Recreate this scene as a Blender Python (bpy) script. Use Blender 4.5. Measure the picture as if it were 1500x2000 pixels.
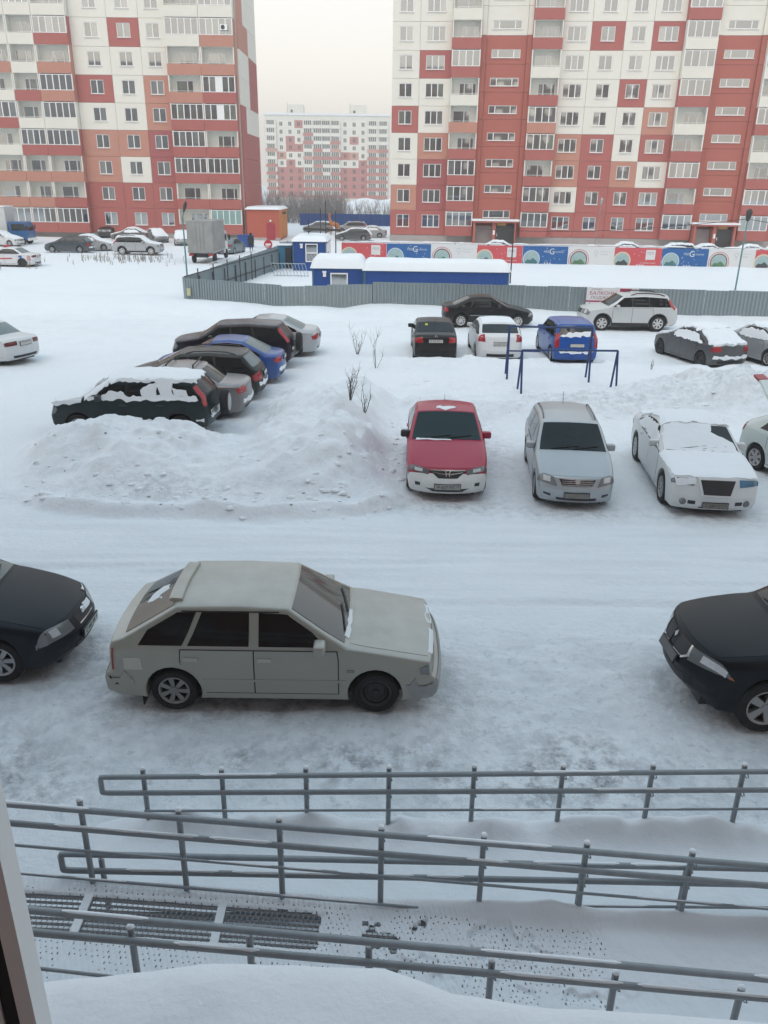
import bpy, bmesh, math, random
import numpy as np
from mathutils import Vector, Matrix, noise as mnoise
R_=math.radians
random.seed(7)
for o in list(bpy.data.objects): bpy.data.objects.remove(o)
scn=bpy.context.scene
C=bpy.data.collections.new('scene'); scn.collection.children.link(C)
# ---------------------------------------------------------------- camera
F,PT,RL,H=1565.0,.3865,.0135,6.2          # focal length in photo pixels, pitch, roll, height
FW=Vector((0,math.cos(PT),-math.sin(PT))); U0=Vector((0,math.sin(PT),math.cos(PT))); R0=Vector((1,0,0))
RT=R0*math.cos(RL)+U0*math.sin(RL); UP=-R0*math.sin(RL)+U0*math.cos(RL)
cam=bpy.data.cameras.new('camera'); co=bpy.data.objects.new('camera',cam); C.objects.link(co)
m=Matrix((RT,UP,-FW)).transposed().to_4x4(); m.translation=(0,0,H); co.matrix_world=m
cam.sensor_fit='VERTICAL'; cam.sensor_height=24; cam.lens=24*F/2000; cam.clip_start=.05; cam.clip_end=6000
scn.camera=co
scn.render.resolution_x=768; scn.render.resolution_y=1024
# ---------------------------------------------------------------- sky, sun, exposure
SUN_EL,SUN_AZ=R_(52),R_(200)              # low winter sun behind the camera, veiled by cloud
wd=bpy.data.worlds.new('World'); scn.world=wd; wd.use_nodes=True
nt=wd.node_tree; nt.nodes.clear()
sky=nt.nodes.new('ShaderNodeTexSky'); sky.sky_type='NISHITA'; sky.sun_disc=False
sky.sun_elevation=SUN_EL; sky.sun_rotation=SUN_AZ; sky.dust_density=4; sky.air_density=1.2
bg1=nt.nodes.new('ShaderNodeBackground'); bg1.inputs[1].default_value=.05
nt.links.new(sky.outputs[0],bg1.inputs[0])
tc=nt.nodes.new('ShaderNodeTexCoord'); sx=nt.nodes.new('ShaderNodeSeparateXYZ'); nt.links.new(tc.outputs['Generated'],sx.inputs[0])
rp=nt.nodes.new('ShaderNodeValToRGB'); nt.links.new(sx.outputs[2],rp.inputs[0])
e=rp.color_ramp.elements
e[0].position=0; e[0].color=(.77,.705,.66,1); e[1].position=1; e[1].color=(.375,.53,.62,1)
for p_,c_ in ((.12,(.83,.75,.665,1)),(.28,(.82,.76,.68,1)),(.5,(.66,.72,.74,1)),(.7,(.49,.615,.68,1))):
    k=e.new(p_); k.color=c_
nz=nt.nodes.new('ShaderNodeTexNoise'); nz.inputs['Scale'].default_value=2.2; nz.inputs['Detail'].default_value=4
nt.links.new(tc.outputs['Generated'],nz.inputs['Vector'])
mr=nt.nodes.new('ShaderNodeMapRange'); mr.inputs['To Min'].default_value=.93; mr.inputs['To Max'].default_value=1.05
nt.links.new(nz.outputs[0],mr.inputs['Value'])
bg2=nt.nodes.new('ShaderNodeBackground'); nt.links.new(rp.outputs[0],bg2.inputs[0]); nt.links.new(mr.outputs[0],bg2.inputs[1])
ad=nt.nodes.new('ShaderNodeAddShader'); nt.links.new(bg1.outputs[0],ad.inputs[0]); nt.links.new(bg2.outputs[0],ad.inputs[1])
wo=nt.nodes.new('ShaderNodeOutputWorld'); nt.links.new(ad.outputs[0],wo.inputs[0])
sl=bpy.data.lights.new('sun','SUN'); sl.energy=.6; sl.angle=R_(44); sl.color=(1,.90,.80)
so=bpy.data.objects.new('sun',sl); C.objects.link(so)
sd=Vector((math.sin(SUN_AZ)*math.cos(SUN_EL),math.cos(SUN_AZ)*math.cos(SUN_EL),math.sin(SUN_EL)))
so.rotation_euler=sd.to_track_quat('Z','Y').to_euler(); so.location=(0,0,60)
vs=scn.view_settings; vs.view_transform='Standard'; vs.look='None'; vs.exposure=.34; vs.gamma=1; vs.use_curve_mapping=False
# ---------------------------------------------------------------- pixel -> place
def ray(u,v):
    return FW*F+RT*(u-750)-UP*(v-1000)
def gp(u,v,z=0.0):
    d=ray(u,v); t=(z-H)/d.z; return Vector((0,0,H))+d*t
def yp(u,v,Y):
    d=ray(u,v); return Vector((0,0,H))+d*(Y/d.y)
# ---------------------------------------------------------------- materials
MATS={}
def _nt(name):
    m=bpy.data.materials.new(name); m.use_nodes=True; n=m.node_tree
    b=n.nodes['Principled BSDF']; return m,n,b
def N(n,t,**k):
    x=n.nodes.new(t)
    for a,v in k.items():
        if a in x.inputs: x.inputs[a].default_value=v
        else: setattr(x,a,v)
    return x
def mixc(n,fac,a,b,mode='MIX'):
    x=n.nodes.new('ShaderNodeMix'); x.data_type='RGBA'; x.blend_type=mode
    for i,v in ((0,fac),(6,a),(7,b)):
        if hasattr(v,'is_linked'): n.links.new(v,x.inputs[i])
        elif i==0: x.inputs[0].default_value=v
        else: x.inputs[i].default_value=(*v[:3],1)
    return x.outputs[2]
def ramp(n,src,p0,p1,c0=(0,0,0,1),c1=(1,1,1,1)):
    r=n.nodes.new('ShaderNodeValToRGB'); n.links.new(src,r.inputs[0])
    r.color_ramp.elements[0].position=p0; r.color_ramp.elements[1].position=p1
    r.color_ramp.elements[0].color=c0; r.color_ramp.elements[1].color=c1
    return r.outputs[0]
def noise(n,scale,detail=4,co='Object',rough=.55):
    t=N(n,'ShaderNodeTexCoord'); x=N(n,'ShaderNodeTexNoise',Scale=scale,Detail=detail,Roughness=rough)
    n.links.new(t.outputs[co],x.inputs['Vector']); return x.outputs[0]
def plain(name,col,rough=.6,metal=0,var=.12,scale=6,bump=0,spec=.5,coat=0,co='Object'):
    """procedural base: colour with cloudy variation and optional fine relief"""
    if name in MATS: return MATS[name]
    m,n,b=_nt(name)
    nz=noise(n,scale,5,co)
    lo=tuple(c*(1-var) for c in col); hi=tuple(min(1,c*(1+var)) for c in col)
    n.links.new(mixc(n,nz,lo,hi),b.inputs['Base Color'])
    b.inputs['Roughness'].default_value=rough; b.inputs['Metallic'].default_value=metal
    b.inputs['Specular IOR Level'].default_value=spec; b.inputs['Coat Weight'].default_value=coat
    if bump:
        bp=N(n,'ShaderNodeBump',Strength=bump,Distance=.02); n.links.new(noise(n,scale*8,4,co),bp.inputs['Height'])
        n.links.new(bp.outputs[0],b.inputs['Normal'])
    MATS[name]=m; return m
def snow_mat(name='snow',dirt=False):
    if name in MATS: return MATS[name]
    m,n,b=_nt(name)
    col=mixc(n,noise(n,.35,6),(.77,.81,.85),(.83,.86,.885))
    if dirt:
        at=N(n,'ShaderNodeAttribute',attribute_name='dirt')
        nzr=noise(n,4.2,9,rough=.75)
        s=N(n,'ShaderNodeMath',operation='MULTIPLY'); n.links.new(at.outputs['Fac'],s.inputs[0]); n.links.new(ramp(n,nzr,.44,.62),s.inputs[1])
        col=mixc(n,s.outputs[0],col,(.17,.175,.185))
        # trodden snow mottled: packed patches, plus shading of churned relief put into the colour
        at3=N(n,'ShaderNodeAttribute',attribute_name='trod')
        for sc_,p0,p1,cc in ((1.1,.47,.70,(.62,.66,.69)),(7.5,.54,.70,(.55,.59,.62)),(2.7,.62,.72,(.46,.485,.50))):
            s3=N(n,'ShaderNodeMath',operation='MULTIPLY'); n.links.new(at3.outputs['Fac'],s3.inputs[0]); n.links.new(ramp(n,noise(n,sc_,8,rough=.68),p0,p1),s3.inputs[1])
            col=mixc(n,s3.outputs[0],col,cc)
        # packed tracks: long streaks along the driveway
        t=N(n,'ShaderNodeTexCoord'); mp=N(n,'ShaderNodeMapping'); mp.inputs['Scale'].default_value=(.16,1.8,1)
        n.links.new(t.outputs['Object'],mp.inputs[0]); st=N(n,'ShaderNodeTexNoise',Scale=1.4,Detail=7,Roughness=.65); n.links.new(mp.outputs[0],st.inputs['Vector'])
        at2=N(n,'ShaderNodeAttribute',attribute_name='track')
        s2=N(n,'ShaderNodeMath',operation='MULTIPLY'); n.links.new(at2.outputs['Fac'],s2.inputs[0]); n.links.new(ramp(n,st.outputs[0],.42,.8),s2.inputs[1])
        col=mixc(n,s2.outputs[0],col,(.52,.55,.58))
    n.links.new(col,b.inputs['Base Color']); b.inputs['Roughness'].default_value=.62; b.inputs['Specular IOR Level'].default_value=.25
    bp=N(n,'ShaderNodeBump',Strength=.8 if dirt else .42,Distance=.045 if dirt else .03); n.links.new(noise(n,9,9,rough=.62),bp.inputs['Height']); n.links.new(bp.outputs[0],b.inputs['Normal'])
    MATS[name]=m; return m
def paint(name,col,metal=.0,dirt=.5,rough=.3,frost=0.0):
    """car paint: clear coat over colour, road salt and dust thicker towards the sills, a breath of frost"""
    if name in MATS: return MATS[name]
    m,n,b=_nt(name)
    t=N(n,'ShaderNodeTexCoord'); s=N(n,'ShaderNodeSeparateXYZ'); n.links.new(t.outputs['Object'],s.inputs[0])
    low=N(n,'ShaderNodeMapRange'); low.inputs['From Min'].default_value=.95; low.inputs['From Max'].default_value=.2
    n.links.new(s.outputs[2],low.inputs[0])
    nzr=noise(n,3.2,7,rough=.65)
    a=N(n,'ShaderNodeMath',operation='MULTIPLY'); n.links.new(low.outputs[0],a.inputs[0]); n.links.new(ramp(n,nzr,.25,.8),a.inputs[1])
    a2=N(n,'ShaderNodeMath',operation='MULTIPLY'); a2.inputs[1].default_value=dirt; n.links.new(a.outputs[0],a2.inputs[0])
    base=mixc(n,noise(n,1.3,4),tuple(c*.93 for c in col),tuple(min(1,c*1.05) for c in col))
    c1=mixc(n,a2.outputs[0],base,(.36,.36,.36))
    if frost:
        fz=N(n,'ShaderNodeMath',operation='MULTIPLY'); fz.inputs[1].default_value=frost; n.links.new(ramp(n,noise(n,2.2,6,rough=.6),.2,.85),fz.inputs[0])
        g=N(n,'ShaderNodeNewGeometry'); gs=N(n,'ShaderNodeSeparateXYZ'); n.links.new(g.outputs['Normal'],gs.inputs[0])
        gm=N(n,'ShaderNodeMath',operation='MULTIPLY'); n.links.new(fz.outputs[0],gm.inputs[0]); n.links.new(ramp(n,gs.outputs[2],.5,.95),gm.inputs[1])
        c1=mixc(n,gm.outputs[0],c1,(.72,.74,.77))
    n.links.new(c1,b.inputs['Base Color']); b.inputs['Metallic'].default_value=metal
    rr=N(n,'ShaderNodeMapRange'); rr.inputs['To Min'].default_value=rough; rr.inputs['To Max'].default_value=.75; n.links.new(a2.outputs[0],rr.inputs[0])
    n.links.new(rr.outputs[0],b.inputs['Roughness'])
    dk=max(col)<.05; b.inputs['Coat Weight'].default_value=.03 if dk else .2; b.inputs['Coat Roughness'].default_value=.07; b.inputs['Specular IOR Level'].default_value=.22 if dk else .4
    MATS[name]=m; return m
def glassy(name,col,rough=.06,spec=.9,var=.3,metal=0):
    if name in MATS: return MATS[name]
    m,n,b=_nt(name)
    n.links.new(mixc(n,noise(n,2,3),tuple(c*(1-var) for c in col),tuple(c*(1+var) for c in col)),b.inputs['Base Color'])
    b.inputs['Roughness'].default_value=rough; b.inputs['Specular IOR Level'].default_value=spec; b.inputs['Metallic'].default_value=metal
    MATS[name]=m; return m
def window_pane_mat():
    """flat window: dark room or grey-beige curtain behind (differs from pane to pane) under a reflecting double glazing"""
    if 'pane' in MATS: return MATS['pane']
    m,n,b=_nt('pane')
    oi=N(n,'ShaderNodeObjectInfo')
    r=N(n,'ShaderNodeValToRGB'); n.links.new(oi.outputs['Random'],r.inputs[0]); el=r.color_ramp; el.interpolation='CONSTANT'
    el.elements[0].position=0; el.elements[0].color=(.03,.03,.032,1); el.elements[1].position=.25; el.elements[1].color=(.05,.047,.046,1)
    for p_,c_ in ((.42,(.09,.083,.08,1)),(.60,(.15,.155,.15,1)),(.74,(.07,.062,.055,1)),(.86,(.24,.23,.21,1)),(.94,(.14,.16,.12,1))):
        k=el.elements.new(p_); k.color=c_
    t=N(n,'ShaderNodeTexCoord'); mp=N(n,'ShaderNodeMapping'); mp.inputs['Scale'].default_value=(9,1,.5); n.links.new(t.outputs['Object'],mp.inputs[0])
    w=N(n,'ShaderNodeTexNoise',Scale=1.3,Detail=3); n.links.new(mp.outputs[0],w.inputs['Vector'])
    col=mixc(n,ramp(n,w.outputs[0],.3,.7),r.outputs[0],(.06,.06,.06),'MIX')
    c2=mixc(n,.35,r.outputs[0],col)
    n.links.new(c2,b.inputs['Base Color']); b.inputs['Roughness'].default_value=.25
    g=N(n,'ShaderNodeBsdfGlossy',Roughness=.03); g.inputs['Color'].default_value=(.95,.97,.96,1)
    lw=N(n,'ShaderNodeFresnel',IOR=1.6); mx=N(n,'ShaderNodeMath',operation='MULTIPLY_ADD'); n.links.new(lw.outputs[0],mx.inputs[0]); mx.inputs[1].default_value=1.0; mx.inputs[2].default_value=.29
    ms=N(n,'ShaderNodeMixShader'); n.links.new(mx.outputs[0],ms.inputs[0]); n.links.new(b.outputs[0],ms.inputs[1]); n.links.new(g.outputs[0],ms.inputs[2])
    n.links.new(ms.outputs[0],n.nodes['Material Output'].inputs[0])
    MATS['pane']=m; return m
# ---------------------------------------------------------------- mesh helpers
class MB:
    def __init__(s): s.v=[]; s.f=[]
    def quad(s,*p):
        k=len(s.v); s.v+= [tuple(x) for x in p]; s.f.append(tuple(range(k,k+len(p))))
    def box(s,x0,x1,y0,y1,z0,z1):
        k=len(s.v)
        s.v+=[(x0,y0,z0),(x1,y0,z0),(x1,y1,z0),(x0,y1,z0),(x0,y0,z1),(x1,y0,z1),(x1,y1,z1),(x0,y1,z1)]
        s.f+=[tuple(k+i for i in q) for q in ((3,2,1,0),(4,5,6,7),(0,1,5,4),(1,2,6,5),(2,3,7,6),(3,0,4,7))]
        return s
    def tube(s,pts,r,n=8,cap=True):
        pts=[Vector(p) for p in pts]; rr=r if isinstance(r,(list,tuple)) else [r]*len(pts)
        base=len(s.v)
        for i,p in enumerate(pts):
            d=(pts[min(i+1,len(pts)-1)]-pts[max(i-1,0)]).normalized()
            a=d.orthogonal().normalized() if abs(d.z)>.9 else d.cross(Vector((0,0,1))).normalized()
            b=d.cross(a)
            for j in range(n):
                t=2*math.pi*j/n; s.v.append(tuple(p+a*(rr[i]*math.cos(t))+b*(rr[i]*math.sin(t))))
        for i in range(len(pts)-1):
            for j in range(n):
                a=base+i*n+j; b=base+i*n+(j+1)%n
                s.f.append((a,b,b+n,a+n))
        if cap:
            s.f.append(tuple(base+j for j in range(n))[::-1]); s.f.append(tuple(base+(len(pts)-1)*n+j for j in range(n)))
        return s
    def lathe(s,prof,n=24,axis='Y',c=(0,0,0)):
        base=len(s.v)
        for (r,h) in prof:
            for j in range(n):
                t=2*math.pi*j/n; a,b=r*math.cos(t),r*math.sin(t)
                p=(a,h,b) if axis=='Y' else ((a,b,h) if axis=='Z' else (h,a,b))
                s.v.append((p[0]+c[0],p[1]+c[1],p[2]+c[2]))
        for i in range(len(prof)-1):
            for j in range(n):
                a=base+i*n+j; b=base+i*n+(j+1)%n; s.f.append((a,a+n,b+n,b))
        return s
    def prism(s,poly,h0,h1,axis='Y'):
        """polygon in the plane, extruded along the axis"""
        n=len(poly); k=len(s.v)
        def P(p,h): return (p[0],h,p[1]) if axis=='Y' else ((p[0],p[1],h) if axis=='Z' else (h,p[0],p[1]))
        s.v+=[P(p,h0) for p in poly]+[P(p,h1) for p in poly]
        s.f.append(tuple(range(k,k+n))); s.f.append(tuple(range(k+2*n-1,k+n-1,-1)))
        for i in range(n): j=(i+1)%n; s.f.append((k+i,k+n+i,k+n+j,k+j))
        return s
    def mesh(s,name,smooth=None):
        me=bpy.data.meshes.new(name); me.from_pydata(s.v,[],s.f); fixn(me)
        if smooth is not None: sm(me,smooth)
        return me
def fixn(me):
    b=bmesh.new(); b.from_mesh(me); bmesh.ops.recalc_face_normals(b,faces=b.faces); b.to_mesh(me); b.free(); me.update()
def sm(me,ang=40):
    me.polygons.foreach_set('use_smooth',[True]*len(me.polygons)); me.set_sharp_from_angle(angle=R_(ang))
def obj(name,me,mat=None,parent=None,loc=(0,0,0),rz=0.0):
    o=bpy.data.objects.new(name,me); C.objects.link(o); o.location=loc; o.rotation_euler=(0,0,rz)
    if parent: o.parent=parent
    if mat is not None and me is not None:
        if not me.materials: me.materials.append(None)
        o.material_slots[0].link='OBJECT'; o.material_slots[0].material=mat
    return o
def tag(o,label,cat,group=None,kind=None):
    if kind: o['kind']=kind
    if label: o['label']=label
    if cat: o['category']=cat
    if group: o['group']=group
    return o
def empty(name,loc=(0,0,0),rz=0.0,parent=None):
    o=bpy.data.objects.new(name,None); C.objects.link(o); o.location=loc; o.rotation_euler=(0,0,rz); o.empty_display_size=.2
    if parent: o.parent=parent
    return o
def copy_tree(o,parent=None):
    c=o.copy(); C.objects.link(c); c.parent=parent
    for ch in o.children: copy_tree(ch,c)
    return c
_TX={}
def _bake(words):
    """lettering meshes are made once, while the scene is still empty"""
    os_=[]
    for t in words:
        cu=bpy.data.curves.new('lettering','FONT'); cu.body=t; cu.size=1; cu.extrude=.01; cu.align_x='CENTER'; cu.align_y='CENTER'; cu.resolution_u=3
        o=bpy.data.objects.new('lettering',cu); C.objects.link(o); os_.append(o)
    dg=bpy.context.evaluated_depsgraph_get()
    for t,o in zip(words,os_):
        me=bpy.data.meshes.new_from_object(o.evaluated_get(dg)); me.materials.clear(); _TX[t]=me
    for o in os_: bpy.data.objects.remove(o)
_bake(['С 492 УК','42','Р 637 КЕ','177','С 580 ОТ','54','К 118 ТН','В 510 КЕ','А 545 СК','остекление','БАЛКОНЫ','ЛОДЖИИ','8-913-480','цена','ПОТОЛКИ','ПСП','С Новым годом','КВД','G','ГАЗПРОМ','администрация','города'])
def text_mesh(txt,size,extr=.004,align='CENTER'):
    me=_TX[txt].copy()
    for v in me.vertices: v.co=(v.co.x*size,v.co.y*size,v.co.z*extr/.01)
    return me
# value noise on numpy arrays
def vnoise(x,y,seed=0):
    xi=np.floor(x).astype(np.int64); yi=np.floor(y).astype(np.int64); fx=x-xi; fy=y-yi
    fx=fx*fx*(3-2*fx); fy=fy*fy*(3-2*fy)
    def h(a,b):
        n=(a*374761393+b*668265263+seed*974711)&0xffffffff; n=((n^(n>>13))*1274126177)&0xffffffff; return ((n^(n>>16))&0xffff)/65535.0
    return (h(xi,yi)*(1-fx)+h(xi+1,yi)*fx)*(1-fy)+(h(xi,yi+1)*(1-fx)+h(xi+1,yi+1)*fx)*fy
def fbm(x,y,sc,oct=4,seed=0,rough=.5):
    t=0;a=1;s=0
    for k in range(oct):
        t=t+a*(vnoise(x/sc*(2**k),y/sc*(2**k),seed+k*17)-.5); s+=a; a*=rough
    return t/s*2
def sfbm(x,y,sc,seed=0): return mnoise.fractal(Vector((x/sc+seed*3.7,y/sc-seed*1.3,seed*.77)),.9,2.0,3)
def sst(a,b,x):
    t=np.clip((x-a)/(b-a),0,1); return t*t*(3-2*t)
SNOW=snow_mat('snow')
# ---------------------------------------------------------------- where the near cars stand (x, y, heading in degrees)
SPOT=dict(lada=(-1.36,9.28,0),subaru=(-6.35,9.85,0),outlander=(6.07,9.05,180),accord=(1.40,18.05,-92),fielder=(4.12,17.42,-95),
 chrysler=(6.9,17.4,-95.5),openhatch=(10.0,17.3,-74),crvsnow=(-6.6,20.8,181),rackcar=(-6.15,22.8,181),wagon=(-6.0,24.9,181),
 bluesedan=(-5.6,27.1,181),crvblack=(-5.55,29.5,181),silverleft=(-4.9,31.9,181),vw=(1.87,32.5,90),focus=(4.32,32.45,90),mpv=(7.12,32.2,91),
 merc=(4.85,39.5,0),xtrail=(11.45,39.1,180),snowsedan=(12.3,31.8,106),greyedge=(14.9,31.9,106),whiteleft=(-15.2,30.0,159))
# ---------------------------------------------------------------- ground: one sheet of trodden snow with banks, ruts and heaps
def gauss(x,y,cx,cy,rx,ry,h): return h*np.exp(-((x-cx)/rx)**2-((y-cy)/ry)**2)
def height(x,y):
    big=fbm(x,y,7,4,1); mid=fbm(x,y,1.6,4,5); fine=fbm(x,y,.42,4,9,.6); lump=fbm(x,y,.8,3,21)
    h=.05*big+.035*mid
    churn=np.maximum(sst(10.8,9.6,y),.35)*sst(60,30,y)
    foot=np.maximum(fbm(x,y,.30,2,13)-.18,0)
    h=h+fine*.036*churn+np.maximum(lump,0)*.06*churn-.09*foot*churn
    # driveway: flat, with shallow wheel ruts running across the view
    road=sst(10.4,11.2,y)*sst(15.4,14.2,y-.02*x)
    h=h*(1-.75*road)
    for yc,sl_,am in ((11.2,.035,1.0),(12.75,.030,.9),(12.3,-.045,.7),(13.85,-.05,.7),(14.35,.01,.5)):
        yy=y-yc-.16*np.sin(x*.21+yc*3)-sl_*x-.05*fbm(x,y*0,2.5,2,int(yc*9))
        fade=sst(.25,.6,vnoise(x/2.6,y*0,int(yc*7)))*am
        h=h-.030*np.exp(-(yy/.11)**2)*fade+.012*np.exp(-((yy-.2)/.08)**2)*fade
    # the big ploughed heap in front of the left row
    xe=x+.5*fbm(x,y,2.2,3,31)+.22*fbm(x,y,.7,3,33); ye=y+.35*fbm(x,y,1.9,3,37)+.2*fbm(x,y,.6,3,39)
    front=15.0+.055*(xe+3.3)**2*(1+.25*np.sign(xe+3.3))
    ridge=.58+.24*np.exp(-((xe+7.2)/1.0)**2)+.14*np.exp(-((xe+5.2)/.9)**2)-.20*np.exp(-((xe+3.6)/.7)**2)+.55*sst(-2.6,-.4,xe)
    plat=sst(front,front+2.9,ye)**.85*sst(20.75,19.3,ye+.0*xe)*sst(-9.3,-7.6,xe)*sst(.50,-1.0,xe)
    east=sst(15.6,18.2,ye-.0*xe)*sst(27.5,21.5,ye)*sst(-3.9,-2.2,xe)*sst(.50,-1.0,xe)
    heap=np.maximum(plat*ridge,east*(.80+.22*np.exp(-((xe+.7)/1.0)**2)))
    rough=fbm(x,y,.75,5,41,.62); blk=np.maximum(fbm(x,y,.33,3,47),0)
    crease=1-np.abs(fbm(x,y,1.1,4,43,.55))*2.2
    h=h+heap*(1+.32*rough+.14*mid+.12*crease)+sst(.04,.35,heap)*(.12*blk+.035*fine)
    # furrow and low ridge the plough left round the foot of the heap
    dfr=ye-front
    h=h+.21*np.exp(-((dfr+.05)/.22)**2)*sst(-8.8,-6,x)*sst(1.2,-.2,x)*(.6+.8*vnoise(x/.7,y/.7,3))-.07*np.exp(-((dfr+.42)/.2)**2)*sst(-8,-5,x)*sst(1.5,0,x)
    # banks behind the front row, dirty heap on the right
    b1=gauss(x,y,3.2,22.9,2.7,.8,.30)+gauss(x,y,1.2,23.6,1.6,.8,.26)+gauss(x,y,6.2,23.6,2.2,.8,.42)+gauss(x,y,8.4,25.0,2.6,1.0,.30)
    b2=gauss(x,y,10.4,25.0,2.0,1.5,.55)+gauss(x,y,13.6,25.4,3.0,1.9,.70)+gauss(x,y,16.8,25.3,2.4,1.9,.75)+gauss(x,y,12.0,23.2,1.6,1.0,.35)
    h=h+(b1+b2)*(1+.55*rough)+sst(.06,.35,b1+b2)*(.16*blk+.05*fine)
    # loose snow round the frames and against the middle row
    h=h+gauss(x,y,4.6,30.1,4.8,.45,.34)*(1+.7*mid)+gauss(x,y,12.6,29.6,2.6,.6,.26)*(1+.6*mid)+gauss(x,y,5.5,28.2,4.6,1.3,.16)
    # drift along the metal fence
    h=h+sst(39.8,42.3,y+.25*mid*2)*sst(49,43.5,y)*(.32+.28*fbm(x,y,4.5,3,55)+.10*np.exp(-((x-2)/4)**2))
    # open field on the left rises a little, field behind the fence is smooth
    h=h+.22*sst(-8,-22,x)*sst(34,50,y)*sst(80,66,y)+.06*sst(44,50,y)*fbm(x,y,5,3,61)
    # snow shovelled against the ramp
    h=h*sst(6.0,6.9,y)+0*h
    # wheel ruts into the front parking row
    for cx in (1.38,3.95,6.8):
        for sx_ in (-.74,.74):
            h=h-.035*np.exp(-((x-cx-sx_)/.14)**2)*sst(13.6,15.0,y)*sst(21,19,y)
    # cars press the snow flat
    for k,(cx,cy,a) in SPOT.items():
        ca,sa=math.cos(R_(a)),math.sin(R_(a)); lx=(x-cx)*ca+(y-cy)*sa; ly=-(x-cx)*sa+(y-cy)*ca
        e=np.maximum(np.abs(lx)/2.25,np.abs(ly)/.95)
        lim=.03 if k not in('vw','focus','mpv','snowsedan') else .05
        wgt=sst(1.12,.92,e); h=h*(1-wgt)+np.minimum(h,lim)*wgt
    return h
def dirtmap(x,y):
    n=fbm(x,y,1.1,4,81); n2=fbm(x,y,3.2,3,83)
    d=.34*sst(10.2,8.4,y)*sst(6.4,6.9,y)*(.65+.9*n2)            # parking strip under the windows
    d=d+.95*np.exp(-((y-7.45)/.60)**2)*sst(-.2,.6,n+.35*np.sin(x*1.3))
    for cx,cy,rx,ry,a in ((.45,19.2,.35,2.2,.4),(2.7,19.5,.7,2.8,.35),(-4.6,16.0,2.6,.5,.35),(-6.6,18.4,.7,.6,.3),(13,25.2,4,1.6,.55),(6,23.6,4,1.0,.38),(1.4,15.6,1.2,.5,.5),(4,15.3,1.2,.4,.45),(6.9,15.2,1.3,.5,.4),(-5,22,.9,6,.25),(-3.2,23.8,.5,4,.35)):
        d=d+a*np.exp(-((x-cx)/rx)**2-((y-cy)/ry)**2)
    for k in ('lada','subaru','outlander'):  # snow toned darker within the footprints of the near cars
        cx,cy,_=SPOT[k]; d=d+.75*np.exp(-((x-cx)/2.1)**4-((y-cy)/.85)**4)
    for k in ('merc','xtrail'):  # weaker dark tone within the footprints of the two cars by the fence
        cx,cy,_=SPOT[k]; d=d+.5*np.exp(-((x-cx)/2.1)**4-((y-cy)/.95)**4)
    t=sst(10.2,11.4,y)*sst(15.6,14.0,y)*.45+.25*sst(34.5,36,y)*sst(41,39,y)+.22*sst(80,84,y)*sst(101,98,y)+.5*sst(8.0,9.2,y)*sst(10.8,10.2,y)
    tr=np.maximum.reduce([sst(11.2,9.8,y)*sst(6.4,6.8,y),.13*sst(9,11,y)*sst(16,14.5,y),.40*sst(14.8,15.6,y)*sst(24,20,y)*sst(-9.5,-7.5,x)*sst(9.5,7,x),.5*sst(21,23,y)*sst(28,26,y)*sst(-1,1,x),.25*sst(27,30,y)*sst(43,40,y)])
    return np.clip(d,0,1),np.clip(t,0,1),np.clip(tr,0,1)
def axis(segs):
    out=[segs[0][0]]
    for a,b,st,g in segs:
        x=a
        while x<b-1e-6:
            x+=st; st*=g; out.append(min(x,b))
    return out
ys=axis([(-400,-20,60,.9),(-20,4.0,1.0,1),(4.0,16,.055,1),(16,27,.075,1),(27,46,.13,1),(46,60,.3,1.03),(60,110,.9,1.02),(110,3500,3,1.12)])
xp=axis([(0,9.5,.075,1),(9.5,22,.12,1.01),(22,60,.6,1.04),(60,3000,4,1.18)])
xs=[-v for v in xp[:0:-1]]+xp
X,Y=np.meshgrid(np.array(xs),np.array(ys)); Z=height(X,Y); Z=Z*sst(3.0,5.0,Y)
nx,ny=len(xs),len(ys)
me=bpy.data.meshes.new('ground')
vv=np.stack([X,Y,Z],-1).reshape(-1,3)
idx=np.arange(nx*ny).reshape(ny,nx)
ff=np.stack([idx[:-1,:-1],idx[:-1,1:],idx[1:,1:],idx[1:,:-1]],-1).reshape(-1,4)
me.vertices.add(len(vv)); me.vertices.foreach_set('co',vv.ravel().astype(np.float32))
me.loops.add(len(ff)*4); me.loops.foreach_set('vertex_index',ff.ravel().astype(np.int32))
me.polygons.add(len(ff)); me.polygons.foreach_set('loop_start',np.arange(0,len(ff)*4,4,dtype=np.int32))
me.update(); me.validate()
me.polygons.foreach_set('use_smooth',np.ones(len(ff),bool))
dm,tm,rm_=dirtmap(X,Y)
for nme,arr in (('dirt',dm),('track',tm),('trod',rm_)):
    at=me.attributes.new(nme,'FLOAT','POINT'); at.data.foreach_set('value',arr.ravel().astype(np.float32))
GROUND=obj('snowy_ground',me,snow_mat('snow_ground',True)); GROUND['kind']='structure'
def gz(x,y): return float(height(np.array([float(x)]),np.array([float(y)]))[0])
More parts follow.
